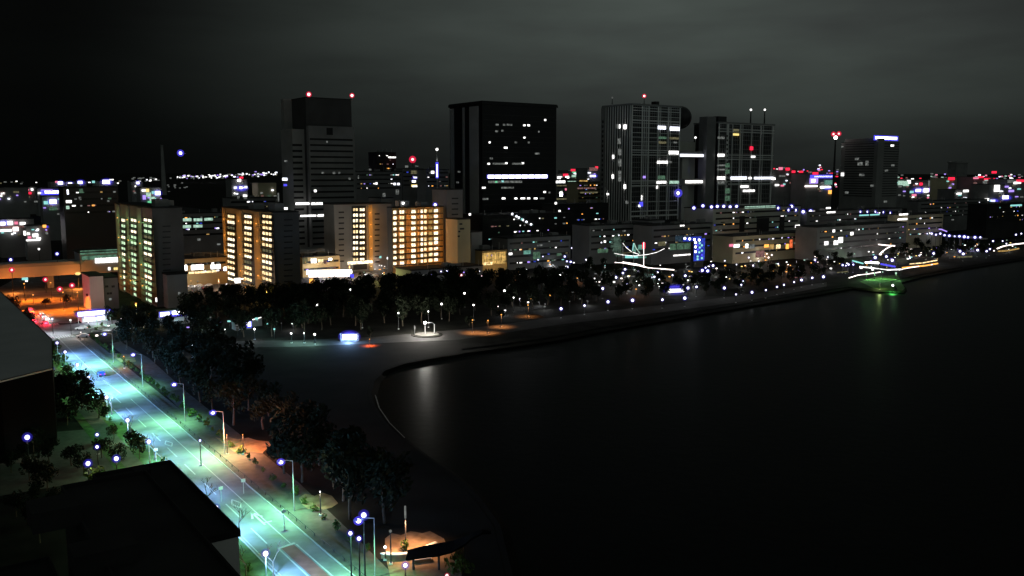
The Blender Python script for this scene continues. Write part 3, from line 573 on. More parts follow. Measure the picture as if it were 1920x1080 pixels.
# --- lower buildings: (name, label, pxN, Y, pxL, pxR, ytop, material, category, [(px,py,w,h,mat,face,mull)])
LOW = [
 ('mall_block', 'long black shopping mall roof in front of the black tower', 905, 590, 862, 1075, 405, 'roof', 'building', [(960, 402, 3, 3, 'bwin', 'R', 1), (881, 402, 4, 4, 'win', 'R', 1), (1030, 441, 12, 2.5, 'win', 'R', 2)]),
 ('mall_block', 'stepped black mall block below the lattice building', 1045, 640, 1041, 1140, 384, 'roof', 'building', [(1049, 396, 4, 4, 'win', 'R', 1), (1042, 381, 4, 4, 'win', 'R', 1)]),
 ('stair_block', 'pale beige stair block with small dark window slots right of the orange apartments', 858, 535, 836, 882, 412, 'beige', 'building', [(864, 420, 6, 3, 'dark', 'R', 1), (866, 429, 9, 3, 'dark', 'R', 1), (861, 434, 4, 3, 'dark', 'R', 1), (860, 443, 4, 3, 'dark', 'R', 1)]),
 ('stair_block', 'grey windowless block beside the pale beige stair block', 884, 545, 880, 904, 436, 'conc', 'building', [(876, 483, 5, 4, 'dim', 'R', 1)]),
 ('shop_building', 'low shop with a bright orange yellow lit front behind the dark trees', 904, 540, 900, 951, 471, 'ochre', 'shop', [(926, 484, 44, 22, 'ylw', 'R', 5), (915, 494, 18, 5, 'apt', 'R', 3), (940, 492, 14, 5, 'apty', 'R', 2)]),
 ('shop_building', 'low grey hall with teal lit panels behind the wood', 952, 560, 948, 1070, 448, 'concd', 'building', [(988, 473, 15, 7, 'tealw', 'R', 1), (1006, 479, 14, 14, 'dimg', 'R', 2), (957, 476, 7, 4, 'win', 'R', 1), (1012, 460, 10, 3, 'dim', 'R', 2), (1048, 477, 9, 5, 'dimg', 'R', 2)]),
 ('shop_building', 'grey roofed seaside arcade hall behind the masts of lights', 1105, 590, 1090, 1222, 424, 'concd', 'building', [(1134, 453, 4, 4, 'win', 'R', 1), (1170, 433, 6, 3, 'dim', 'R', 1), (1196, 434, 7, 2.5, 'dim', 'R', 1), (1130, 470, 20, 8, 'dimg', 'R', 3)]),
 ('ribbed_block', 'small ribbed grey plant block above the seaside arcade', 1216, 640, 1212, 1246, 414, 'conc', 'building', [(1222, 430, 2, 24, 'dark', 'R', 1), (1229, 430, 2, 24, 'dark', 'R', 1), (1236, 430, 2, 24, 'dark', 'R', 1)]),
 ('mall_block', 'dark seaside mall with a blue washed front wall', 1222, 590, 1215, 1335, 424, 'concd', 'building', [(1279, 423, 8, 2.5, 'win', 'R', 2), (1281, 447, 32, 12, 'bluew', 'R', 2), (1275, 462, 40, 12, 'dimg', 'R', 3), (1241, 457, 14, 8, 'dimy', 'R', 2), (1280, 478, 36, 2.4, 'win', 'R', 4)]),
 ('podium_building', 'wide pale podium below the lattice building with dark gateways', 1336, 640, 1282, 1500, 392, 'pale', 'building', [(1391, 420, 11, 30, 'dark', 'R', 1), (1430, 425, 26, 34, 'dark', 'R', 1), (1466, 420, 10, 30, 'dark', 'R', 1), (1355, 417, 8, 1.6, 'dark', 'R', 1), (1358, 433, 9, 1.6, 'dark', 'R', 1), (1372, 441, 7, 3, 'dark', 'R', 1), (1425, 388, 58, 4, 'gwin', 'R', 6), (1495, 424, 9, 5, 'win', 'R', 2), (1522, 397, 12, 3, 'win', 'R', 2)]),
 ('restaurant_building', 'brown low restaurant row with red and orange shop lights under the podium', 1375, 600, 1370, 1530, 444, 'beige', 'restaurant', [(1381, 461, 12, 6, 'bwin', 'R', 1), (1400, 461, 6, 8, 'win', 'R', 1), (1410, 462, 10, 8, 'dim', 'R', 3), (1371, 460, 8, 5, 'pk', 'R', 1), (1437, 461, 9, 6, 'ol', 'R', 2), (1447, 462, 8, 9, 'apty', 'R', 2), (1459, 462, 8, 8, 'apt', 'R', 2), (1476, 462, 6, 10, 'ol', 'R', 1), (1483, 457, 6, 16, 'rlw', 'R', 1), (1503, 459, 4, 7, 'win', 'R', 1), (1524, 458, 3, 7, 'win', 'R', 1), (1515, 446, 18, 2.5, 'win', 'R', 3), (1425, 476, 18, 12, 'pkd', 'R', 1)]),
 ('shop_building', 'long grey mall with a row of blue roof lamps before the hotel', 1512, 700, 1500, 1690, 398, 'concd', 'building', [(1558, 398, 17, 3, 'win', 'R', 2), (1553, 390, 9, 3, 'win', 'R', 1), (1630, 403, 40, 2.5, 'cl', 'R', 2)]),
 ('shop_building', 'low grey shop block in front of the long mall near the shore', 1532, 620, 1525, 1700, 427, 'concd', 'building', [(1549, 456, 8, 7, 'win', 'R', 1), (1567, 455, 9, 8, 'win', 'R', 1), (1576, 450, 9, 11, 'win', 'R', 1), (1563, 433, 5, 5, 'win', 'R', 1), (1597, 438, 6, 6, 'win', 'R', 1), (1605, 430, 5, 4, 'dim', 'R', 1)]),
 ('shop_building', 'ochre lit building with two bright strips behind the lamp lined bridge', 1702, 720, 1690, 1768, 404, 'beige', 'building', [(1694, 402, 18, 3, 'win', 'R', 1), (1692, 411, 20, 3.5, 'win', 'R', 1), (1690, 420, 10, 3, 'win', 'R', 1), (1690, 425, 7, 5, 'wl', 'R', 1)]),
 ('shop_building', 'dark grey block right of the ochre lit building', 1722, 900, 1700, 1850, 378, 'concd', 'building', [(1786, 412, 5, 2, 'dim', 'R', 1)]),
 ('shop_building', 'black block at the right edge of the city', 1850, 820, 1845, 1960, 384, 'roof', 'building', [(1905, 385, 24, 3, 'cl', 'R', 1)]),
 ('corner_building', 'white low corner building next to the lit street junction', 166, 392, 160, 192, 519, 'white', 'building', [(163, 553, 4, 5, 'dark', 'R', 1)]),
 ('corner_building', 'grey three storey building behind the glowing blue white kiosk', 193, 398, 190, 219, 522, 'concd', 'building', [(200, 537, 6, 4, 'dark', 'R', 2), (212, 537, 6, 4, 'dark', 'R', 2), (205, 550, 10, 4, 'dark', 'R', 2), (207, 561, 5, 4, 'dim', 'R', 1)]),
 ('grey_block', 'small dark grey block at the right foot of the green lit apartments', 312, 400, 306, 350, 516, 'concd', 'building', [(336, 550, 5, 5, 'dim', 'R', 1), (293, 562, 3, 8, 'win', 'R', 1)]),
 ('office_block', 'dark office block with two rows of green lit windows behind the apartments', 300, 640, 225, 425, 402, 'concd', 'building', [(351, 412, 18, 5.5, 'gwin', 'R', 1), (371, 412, 18, 5.5, 'gwin', 'R', 1), (391, 411, 18, 5, 'gwin', 'R', 1), (350, 425, 18, 5.5, 'gwin', 'R', 1), (371, 424, 19, 5, 'gwin', 'R', 1), (373, 449, 7, 4, 'dim', 'R', 1), (410, 458, 7, 3, 'dim', 'R', 1)]),
 ('office_block', 'wide black block left of the green lit apartments', 124, 560, 110, 226, 352, 'dark', 'building', [(127, 360, 4, 9, 'bwin', 'R', 1), (129, 378, 12, 5, 'win', 'R', 1), (127, 389, 7, 6, 'gwin', 'R', 1), (150, 372, 5, 6, 'dim', 'R', 1), (203, 377, 5, 3, 'dim', 'R', 1), (152, 358, 8, 8, 'dimg', 'R', 1)]),
 ('office_block', 'grey windowless slab between the far lights and the ochre lit apartments', 432, 720, 425, 520, 372, 'concd', 'building', [(447, 370, 5, 5, 'dim', 'R', 1), (460, 371, 7, 4, 'dim', 'R', 1)]),
 ('office_block', 'black block with a short white sign between the two dark towers', 708, 900, 705, 744, 286, 'black', 'building', [(735, 295, 16, 2.6, 'win', 'R', 1), (725, 334, 5, 5, 'win', 'R', 1)]),
 ('office_block', 'grey office block behind the orange lit apartments', 668, 850, 660, 755, 322, 'concd', 'building', [(694, 318, 5, 3, 'dim', 'R', 1), (706, 344, 4, 4, 'win', 'R', 1), (740, 345, 5, 4, 'bwin', 'R', 1), (747, 345, 5, 4, 'bwin', 'R', 1), (745, 360, 6, 9, 'dim', 'R', 2), (720, 370, 6, 16, 'dim', 'R', 1), (718, 382, 10, 5, 'dim', 'R', 2), (665, 365, 3, 12, 'dim', 'R', 1), (672, 332, 2, 6, 'dim', 'R', 1)]),
 ('office_block', 'small block with stacked blue and white signs left of the black tower', 756, 880, 752, 795, 317, 'concd', 'building', [(781, 334, 18, 4, 'bl', 'R', 1), (781, 333, 13, 3, 'bwin', 'R', 1), (780, 323, 20, 6, 'dimy', 'R', 2), (776, 340, 8, 4, 'win', 'R', 1), (780, 348, 20, 4, 'yl', 'R', 1), (779, 349, 14, 3, 'win', 'R', 1), (757, 389, 5, 4, 'win', 'R', 1), (791, 391, 6, 4, 'dim', 'R', 1)]),
 ('office_block', 'narrow grey block tucked against the left side of the black tower', 800, 860, 797, 842, 318, 'concd', 'building', [(811, 323, 6, 5, 'win', 'R', 2), (836, 388, 7, 3, 'win', 'R', 1), (825, 362, 3, 3, 'dim', 'R', 1)]),
 ('office_block', 'pale many windowed office block between the black and the lattice tower', 1083, 900, 1078, 1128, 342, 'beige', 'building', [(1100, 353, 36, 2.5, 'pkd', 'R', 3), (1104, 361, 34, 2.5, 'dimy', 'R', 4), (1104, 365, 34, 2.5, 'dark', 'R', 5), (1100, 372, 30, 2.5, 'dark', 'R', 6), (1100, 379, 30, 2.5, 'dark', 'R', 6), (1098, 387, 24, 2.5, 'dark', 'R', 5), (1110, 395, 2, 9, 'dim', 'R', 1)]),
 ('office_block', 'low block with green yellow and pink windows beside the black tower', 1043, 980, 1041, 1106, 338, 'concd', 'building', [(1050, 341, 20, 4.5, 'win', 'R', 3), (1072, 342, 16, 5, 'gwin', 'R', 3), (1094, 341, 16, 6, 'ylw', 'R', 4), (1052, 364, 6, 8, 'wl', 'R', 1), (1064, 355, 10, 4, 'pk', 'R', 2), (1068, 370, 10, 6, 'pkd', 'R', 2), (1060, 348, 34, 2, 'dimy', 'R', 3), (1055, 373, 24, 2.5, 'dimy', 'R', 3)]),
 ('grey_block', 'low grey wall building at the right of the broad orange apartments', 770, 490, 765, 905, 508, 'conc', 'building', []),
 ('bright_shop', 'brightly lit shop front behind the car park left of the ochre apartments', 344, 480, 338, 424, 486, 'ochre', 'shop', [(347, 502, 8, 10, 'wl', 'R', 1), (370, 501, 24, 9, 'wl', 'R', 3), (404, 500, 20, 9, 'win', 'R', 2), (422, 504, 6, 7, 'wl', 'R', 1), (380, 510, 54, 4, 'apt', 'R', 5)]),
 ('bright_shop', 'market hall with bright windows beside the ochre apartments', 566, 520, 560, 636, 483, 'ochre', 'shop', [(572, 489, 10, 11, 'dimy', 'R', 2), (588, 489, 11, 9, 'win', 'R', 2), (601, 489, 10, 6, 'apt', 'R', 2), (619, 486, 7, 4, 'wl', 'R', 1), (610, 492, 6, 5, 'pkd', 'R', 1)]),
]
M['ylw'] = emit('yellow_shop_window', (1, .62, .18), .55, True, .6); M['tealw'] = emit('teal_panel', (.3, .75, .6), .35, False, .5); M['bluew'] = emit('blue_wall_wash', (.12, .22, .32), .16, False, .5)  # blue wash on the mall wall is painted as emission
M['rlw'] = emit('red_shop_light', (1, .18, .06), .9, False, .5); M['pkd'] = emit('dim_pink_window', (.6, .3, .28), .3, False, .5)
LB = []
for (nm, lb, n, Y, l, r, yt, m, cat, wins) in LOW:
    q = Bld(nm, lb, n, Y, l, r, yt, M[m], cat, dep=None if n - l > 18 else 18, roof='roof' if m != 'roof' else 'roof'); LB.append(q)
    for (x, y, w, h, wm_, fc, mu) in wins:
        nmw = 'lit_window' if wm_ != 'dark' else 'dark_window'  # bluew panes are the painted blue wall wash, not windows
        q.lit(x, y, w, h, M[wm_], fc, nmw, .22, mu)
    # roof plant makes the outlines uneven
    if q.W > 14 and m not in ('beige', 'pale'):
        for k in range(2 + int(q.W // 40)):
            x = random.uniform(2, q.W - 8); z = random.uniform(1.2, 2.6)
            q.part('roof_plant', x, x + random.uniform(3, 6), 4, 8, q.top + .56, q.top + .56 + z, M['concd'])
for q in LB:
    if q.W > 16 and q.top > 6:
        n_ = max(1, int((q.top - 3) // 4.2))
        for k in range(min(n_, 4)):
            z = q.top - 3 - k * 4.2
            if z > 3: q.part('window_band', q.W * .03, q.W * .97, -.08, .1, z - .7, z + .6, M['black'])
        for k in range(int(min(34, q.W / 1.9))):
            x = random.uniform(1, q.W - 3); z = q.top - 3 - 4.2 * random.randrange(min(n_, 4)); w = random.uniform(.5, 2.2)
            if z > 2.5: q.part('lit_window', x, x + w, -.2, .1, z - random.uniform(.25, .55), z + random.uniform(.2, .5), M[random.choice(['dim', 'dim', 'dim', 'dimy', 'dimg', 'win', 'apty', 'pkd', 'cl', 'bwin', 'win', 'pl', 'ol', 'bl2'])])
        for k in range(3): 
            x = random.uniform(1, q.W - 2); MB().tube([(x, 1, q.top + .5), (x, 1, q.top + random.uniform(2.5, 5))], .12).obj('roof_mast', M['steel'], q.root)
mall = LB[0]
# diagonal stair lights on the mall roof
ST_ = thing('lit_roof_stair', 'diagonal flight of blue white stair lamps on the black mall roof', 'stairs', LB[0].N, PSI)
u0, z0 = LB[0].hit(960, 401, 'R', .6); u1, z1 = LB[0].hit(996, 421, 'R', .6)
MB().tube([(u0, -.6, z0 - 1), (u1, -.6, z1 - 1)], .35).obj('stringer', M['steel'], ST_)
for t in (0, .22, .34, .5, .55, .74, .98): MB().ball((u0 + (u1 - u0) * t, -.9, z0 + (z1 - z0) * t), .75).obj('stair_lamp', M['bwin' if t not in (.5,) else 'cl'], ST_)
# far slim towers and masts
ft = Bld('far_tower', 'distant square dark tower above the right horizon lights', 1792, 2600, 1789, 1813, 306, M['concd'], 'tower', dep=25, zmid=50)
ft.part('cap', -2, ft.W + 2, -2, ft.D + 2, ft.top + .6, ft.top + 5, M['conc'])
ms = thing('chimney_stack', 'faint tall grey chimney above the left horizon', 'chimney', (xat(306, 2400, 60), 2400, 0))
MB().tube([(0, 0, 0), (0, 0, aty(306, 276, 2400).z)], [7, 3.2], 10).obj('stack', M['conc'], ms)
MB().tube([(0, 0, aty(306, 276, 2400).z), (0, 0, aty(306, 272, 2400).z)], [3.4, 3.4], 10).obj('stack_rim', M['concd'], ms)
sm = thing('sign_mast', 'slim mast strung with white lights left of the black tower', 'mast', (xat(820, 850, 50), 850, 0))
z0, z1 = aty(820, 332, 850).z, aty(820, 280, 850).z
MB().tube([(0, 0, 0), (0, 0, z1)], [.9, .4]).obj('pole', M['steel'], sm)
MB().box(-.6, .6, -1.2, -.9, z0, z0 + 12).obj('light_strip', M['bwin'], sm); MB().box(-1.3, 1.3, -.88, -.85, z0 - 1, z0 + 14).obj('blue_glow_edge', M['bl'], sm)  # blue strip behind the lights stands in for their bloom
MB().box(-.6, .6, -1.2, -.9, z0 + 15, z0 + 19).obj('light_strip', M['dim'], sm); MB().ball((0, 0, z1), 1.3).obj('lamp', M['win'], sm)
rb = thing('beacon_mast', 'roof mast with one red beacon above the stacked signs', 'mast', (xat(774, 900, 60), 900, 0))
zz = aty(774, 299, 900).z
MB().tube([(0, 0, 0), (0, 0, zz)], [1.2, .4]).obj('pole', M['dsteel'], rb); MB().ball((0, 0, zz), 1.4).obj('beacon', M['pkw'], rb); MB().ball((0, 0, zz), 3.6).obj('beacon_glow', M['rh'], rb)  # outer red ball imitates bloom
for ox in (-6, 4): MB().box(ox - 1.5, ox + 1.5, -1, 1, zz - 8, zz - 6).obj('side_lamp', M['dim'], rb)

# --- near dark roofs, bottom left
def roofblock(name, label, corner_px, z, w, d, m, wallm):
    P = at(corner_px[0], corner_px[1], z)                    # near right corner of the roof
    o = thing(name, label, 'building', (P.x, P.y, 0), PSI)
    MB().box(-w, 0, 0, d, 0, z - .3).obj('wall', wallm, o); MB().box(-w - .2, .2, -.2, d + .2, z - .297, z).obj('roof', m, o)
    for (x0, x1, y0, y1) in ((-w - .2, .2, d, d + .2), (-w - .2, .2, -.2, 0), (-w - .2, -w, 0, d), (0, .2, 0, d)):
        MB().box(x0, x1, y0, y1, z + .002, z + .5).obj('parapet', m, o)
    return o
N1 = at(447, 1000, 20); F1 = at(325, 868, 20); L1 = at(240, 880, 20)
R1 = roofblock('dark_roof_building', 'black flat roofed building with a pale end wall beside the lit street', (447, 1000), 20, (L1 - F1).length + 4, (F1 - N1).length, M['roof'], M['roof'])
MB().box(-9.5, -.05, -.1, -.01, 0, 19.6).obj('end_wall', M['white'], R1)
MB().box(-4.4, -2.6, -.22, .02, 13.6, 14.6).obj('wall_vent', M['dark'], R1)
for (x, y, w, d, h) in ((-9, 8, 4, 3, 1.5), (-12, 18, 3, 5, 1.2), (-6, 24, 2, 2, 1.8)): MB().box(x, x + w, y, y + d, 20.003, 20 + h).obj('roof_plant', M['roof'], R1)
N2 = at(446, 1088, 22); fc = N2 + Vector((-SN, CS, 0)) * 38; kk = (118 - 960) / F; cc = fc.y * CP + (CAM_H - 22) * SP
W2 = (fc.x - kk * cc) / (CS - kk * SN * CP)
R2 = roofblock('dark_roof_building', 'black flat roof filling the bottom left in front of the pale end wall', (446, 1088), 22, W2, 38, M['roof'], M['roof'])
for (x, y, w, d, h) in ((-13, 10, 6, 4, 2), (-15, 24, 5, 5, 2.4), (-14, 28, 3, 3, 1.5)): MB().box(x, x + w, y, y + d, 22.003, 22 + h).obj('roof_plant', M['roof'], R2)
R3 = roofblock('dark_roof_building', 'dark low roof with a pale front edge in the bottom left corner', (112, 1100), 12, 40, 9, M['roof'], M['conc'])
gp = [at(-90, 470, 18), at(0, 547, 18), at(97, 637, 18), at(98, 690, 18), at(0, 714, 18), at(-120, 728, 18)]
c0 = sum(gp, Vector()) / len(gp)
GR = thing('grey_roof_hall', 'large hall with a smooth pale grey roof at the left edge', 'building', (c0.x, c0.y, 0))
gq = [(p.x - c0.x, p.y - c0.y) for p in gp]
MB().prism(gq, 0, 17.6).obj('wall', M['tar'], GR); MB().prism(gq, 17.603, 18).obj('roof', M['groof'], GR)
mid = [(q[0] * .985, q[1] * .985) for q in gq]
for i in (1, 2, 3):
    a, b = Vector(gq[i]), Vector(gq[i + 1]); d = (b - a).normalized() * .1; n = Vector((-d.y, d.x)) * 2
    MB().prism([a + d, b - d, b - d + n, a + d + n], 18.003, 18.12).obj('parapet', M['roof'], GR)
MB().box(-6, -2, -4, -1, 18.003, 19.2).obj('roof_plant', M['groof'], GR)

# --- elevated railway / expressway with the station
VA = at(0, 497, 14.2) - Vector((CS, SN, 0)) * 70
v0s, v0t = toST(VA)
VD = thing('viaduct', 'grey elevated expressway crossing the street with an orange lit girder', 'viaduct', (VA.x, VA.y, 0), PSI)
LEN = 310
MB().box(0, LEN, 0, 13, 7.0, 12.4).obj('girder', M['girder'], VD); MB().box(-.1, LEN + .1, -.5, 13.5, 12.403, 12.9).obj('deck', M['conc'], VD)
MB().box(0, LEN, -.5, -.2, 12.903, 14.2).obj('parapet', M['conc'], VD); MB().box(0, LEN, 13.2, 13.5, 12.903, 14.2).obj('parapet', M['conc'], VD)
for k in range(9): MB().box(20 + k * 36, 23 + k * 36, 4.5, 8.5, 0, 6.997).obj('pier', M['conc'], VD)
VN = Vector((VA.x, VA.y, 0)); 
def vhit(px, py, y=-.7):
    d = ray(px, py); n = Vector((-SN, CS, 0)); P = EYE + d * ((VN + n * y - EYE).dot(n) / d.dot(n)); return (P - VN).dot(Vector((CS, SN, 0))), P.z
SN_ = thing('station_building', 'green lit elevated station with a white window band left of the green apartments', 'station', VD.location.copy(), PSI)
u0, _ = vhit(150, 480, -1.2); u1, _ = vhit(226, 480, -1.2)
MB().box(u0, u1, -1.2, 16, 7.5, 18.6).obj('wall', M['conc'], SN_); MB().box(u0 - 1, u1 + 1, -1.8, 17, 18.603, 19.2).obj('roof', M['roof'], SN_)
def slit(px, py, w, h, m, mull=1, y=-1.3, nm='lit_window'):
    a, z = vhit(px - w / 2, py, y); b, _ = vhit(px + w / 2, py, y); hh = h / F * 450 / 2; mb = MB(); st = (b - a) / mull
    for k in range(mull): mb.box(a + k * st + .1, a + (k + 1) * st - .1, y - .2, y + .25, z - hh, z + hh)
    return mb.obj(nm, M[m], SN_)
M['aptg2'] = emit('station_green', (.35, .75, .5), .22, False, .5)
slit(186, 474, 72, 8, 'aptg2', 9); slit(186, 484, 66, 8, 'aptg2', 1, -1.26, 'station_panel'); slit(200, 489, 44, 10, 'win', 9, -1.6)
slit(205, 504, 5, 6, 'win'); slit(217, 504, 8, 5, 'yl', 2)

# ================================================================== FAR CITY
def far_building(px, Y, w, yt, m, wins, label):
    q = Bld('far_building', label, px - w / 2, Y, px - w / 2 - 3, px + w / 2, yt, M[m], dep=Y * .02, zmid=30, group='buildings in the far city')
    for (x, y, ww, h, mm) in wins: q.lit(x, y, ww, h, M[mm], 'R', 'lit_window', 2.0)
    for k in range(7): q.lit(px + random.uniform(-.46, .46) * w, yt + random.uniform(5, 34), random.uniform(1.8, 5), random.uniform(1.6, 2.6), M[random.choice(['dim', 'dim', 'win', 'bwin', 'pkd', 'dimy', 'pl', 'cl'])], 'R', 'lit_window', 1.6)
    return q
FAR = [
 (20, 900, 70, 352, 'concd', [(5, 363, 8, 4, 'win'), (2, 363, 14, 6, 'pkd'), (30, 360, 10, 3, 'dimy')], 'grey building with a pink light at the left edge'),
 (50, 1300, 40, 351, 'concd', [(42, 357, 4, 3, 'win'), (45, 362, 4, 4, 'win'), (52, 356, 4, 3, 'pk'), (56, 362, 5, 4, 'rl'), (60, 355, 4, 4, 'win'), (38, 363, 4, 4, 'dim'), (48, 365, 5, 3, 'pk')], 'building speckled with red and white lamps on the left horizon'),
 (93, 1250, 46, 353, 'concd', [(97, 360, 28, 5, 'wl'), (75, 362, 8, 3, 'win'), (88, 357, 22, 3, 'pl'), (96, 361, 40, 9, 'bl')], 'building with a long blazing white streak of light on the left'),
 (97, 800, 34, 368, 'concd', [(99, 378, 12, 8, 'wl'), (98, 378, 20, 14, 'bl'), (86, 380, 8, 6, 'cl'), (67, 378, 6, 3, 'dim'), (99, 391, 14, 6, 'dimg')], 'low building with a glaring blue white floodlit front'),
 (120, 1900, 50, 341, 'concd', [(113, 343, 9, 5, 'wl'), (113, 343, 14, 9, 'bl'), (131, 345, 8, 5, 'wl'), (131, 345, 14, 9, 'bl'), (106, 341, 5, 3, 'pk')], 'building with twin blue haloed lamps near the left horizon'),
 (150, 2000, 26, 340, 'concd', [(150, 342, 8, 5, 'wl'), (151, 342, 16, 10, 'bl'), (143, 345, 5, 3, 'cl')], 'small block with one blue haloed lamp near the left horizon'),
 (200, 1800, 40, 340, 'concd', [(199, 341, 13, 7, 'wl'), (200, 341, 22, 12, 'bl'), (175, 341, 5, 4, 'cl'), (209, 337, 7, 2, 'win')], 'block with the largest blue white glare on the left horizon'),
 (258, 1500, 22, 341, 'concd', [(258, 343, 5, 4, 'wl'), (258, 343, 8, 9, 'bl')], 'narrow block with a small blue haloed lamp'),
 (284, 760, 38, 352, 'concd', [(269, 357, 6, 4, 'win'), (276, 357, 5, 6, 'yl'), (295, 362, 9, 7, 'wl'), (294, 362, 16, 12, 'bl'), (278, 365, 8, 8, 'gwin'), (270, 370, 5, 8, 'pl'), (285, 373, 9, 8, 'gwin'), (293, 379, 7, 6, 'tealw'), (280, 380, 6, 6, 'gl'), (287, 361, 5, 5, 'cl')], 'small block covered in green and blue lights above the green apartments'),
 (30, 640, 66, 412, 'concd', [(5, 419, 9, 6, 'wl'), (18, 418, 10, 6, 'wl'), (7, 418, 24, 11, 'bl'), (30, 418, 6, 5, 'pk'), (42, 419, 10, 5, 'win'), (10, 432, 22, 4, 'win'), (29, 429, 10, 8, 'pkw'), (26, 425, 50, 3, 'pkd')], 'shop building with white and violet signs at the left edge'),
 (70, 620, 44, 424, 'concd', [(46, 437, 4, 8, 'win'), (53, 438, 5, 4, 'win'), (66, 441, 10, 6, 'win'), (72, 447, 8, 3, 'win'), (83, 424, 6, 5, 'ol'), (88, 425, 5, 5, 'bl'), (87, 437, 4, 4, 'dim'), (62, 450, 26, 2.5, 'win'), (55, 445, 6, 4, 'pk')], 'market like building with scattered white lights at the left'),
 (450, 1000, 30, 336, 'concd', [(448, 338, 5, 4, 'wl'), (452, 333, 6, 3, 'rl'), (441, 352, 5, 4, 'bwin'), (451, 352, 5, 4, 'wl'), (460, 351, 5, 4, 'bwin'), (451, 353, 24, 11, 'bl'), (459, 368, 6, 6, 'win')], 'block with a cluster of blue haloed windows left of the stepped tower'),
 (502, 1000, 34, 343, 'beige', [(490, 362, 4, 3, 'dim')], 'ochre block left of the stepped tower'),
 (1055, 1700, 30, 325, 'concd', [(1060, 328, 8, 4, 'rl'), (1074, 319, 7, 4, 'rl'), (1049, 333, 8, 4, 'win'), (1063, 333, 5, 5, 'wl')], 'far block with red beacons right of the black tower'),
 (1085, 1800, 36, 320, 'concd', [(1084, 326, 9, 4, 'win'), (1094, 322, 8, 4, 'bwin'), (1090, 327, 6, 4, 'bwin'), (1078, 330, 12, 4, 'gwin'), (1076, 323, 6, 2, 'gl')], 'far block with green and white windows right of the black tower'),
 (1113, 1600, 24, 316, 'concd', [(1112, 317, 14, 6, 'pkd'), (1111, 330, 9, 3, 'wl'), (1112, 330, 14, 7, 'bl'), (1118, 314, 4, 4, 'rl')], 'far block with a red top and a blue haloed lamp'),
 (1470, 1500, 44, 318, 'concd', [(1463, 316, 6, 5, 'pk'), (1476, 317, 6, 5, 'rl'), (1487, 322, 5, 4, 'rl'), (1447, 335, 10, 3, 'wl'), (1466, 330, 10, 3, 'dim'), (1456, 347, 6, 3, 'win'), (1466, 348, 5, 3, 'pk')], 'far block with pink beacons right of the lattice building'),
 (1500, 1600, 46, 322, 'concd', [(1489, 336, 11, 5, 'wl'), (1489, 336, 20, 10, 'bl'), (1501, 322, 7, 3, 'rl'), (1480, 347, 14, 4, 'rl'), (1499, 347, 6, 3, 'pk'), (1485, 344, 20, 3, 'pk')], 'far block with a blue glare and a red light row'),
 (1535, 1500, 50, 326, 'concd', [(1542, 331, 34, 2.6, 'bwin'), (1540, 331, 42, 6, 'bl'), (1523, 339, 8, 6, 'wl'), (1525, 339, 14, 10, 'pl'), (1520, 349, 22, 2.6, 'pkw'), (1547, 351, 18, 3, 'wl'), (1550, 353, 16, 6, 'bl'), (1557, 360, 8, 7, 'ol'), (1528, 325, 9, 4, 'rl'), (1553, 342, 14, 8, 'tealw'), (1518, 323, 5, 3, 'pkd')], 'far block with a long blue white light row left of the hotel'),
 (1692, 1500, 28, 336, 'concd', [(1688, 343, 9, 8, 'gwin'), (1698, 344, 9, 9, 'gwin'), (1703, 341, 5, 6, 'win'), (1680, 331, 5, 3, 'dim')], 'far block with pale green glazing right of the hotel'),
 (1722, 1600, 34, 338, 'concd', [(1721, 357, 8, 5, 'wl'), (1735, 357, 9, 6, 'wl'), (1722, 357, 26, 11, 'bl'), (1708, 360, 7, 4, 'cl'), (1713, 366, 7, 4, 'pk'), (1745, 356, 8, 8, 'pl'), (1716, 347, 8, 3, 'pkd'), (1726, 345, 4, 5, 'rl')], 'far block with blue glare and pink lamps right of the hotel'),
 (1755, 1650, 36, 337, 'concd', [(1744, 343, 7, 8, 'dim'), (1752, 345, 4, 9, 'gwin'), (1760, 344, 5, 10, 'gwin'), (1768, 345, 5, 8, 'cl'), (1748, 337, 6, 4, 'bwin'), (1765, 358, 22, 3, 'bwin'), (1756, 364, 8, 3, 'rl'), (1771, 365, 14, 3, 'pkw'), (1768, 369, 20, 2.5, 'rl'), (1742, 371, 10, 3, 'pk')], 'far block with striped green windows and a red row'),
 (1784, 1500, 18, 334, 'beige', [(1783, 335, 10, 5, 'rl')], 'far ochre block with a red top lamp'),
 (1803, 1400, 26, 356, 'concd', [(1797, 363, 8, 3, 'win'), (1810, 358, 8, 4, 'win')], 'far grey block with two white lamps beside the square tower'),
 (1843, 1500, 36, 332, 'concd', [(1838, 332, 8, 3, 'rl'), (1850, 336, 10, 3, 'rl'), (1829, 334, 8, 3, 'pk'), (1863, 323, 7, 4, 'rl'), (1846, 341, 6, 3, 'dim')], 'far block with a row of red beacons at the right'),
 (1868, 1300, 30, 346, 'concd', [(1868, 353, 8, 12, 'win'), (1884, 370, 9, 6, 'wl'), (1884, 371, 20, 10, 'bl'), (1860, 377, 7, 5, 'bwin'), (1862, 377, 16, 9, 'bl'), (1849, 374, 6, 4, 'win')], 'far block with blue haloed lamps and a striped sign at the right'),
 (1903, 1400, 36, 336, 'concd', [(1893, 340, 8, 5, 'dim'), (1903, 343, 5, 4, 'win'), (1912, 339, 12, 4, 'rl'), (1885, 350, 8, 3, 'pl'), (1895, 358, 8, 4, 'pl')], 'far block with red lamps at the right edge'),
]
for a in FAR: far_building(*a)
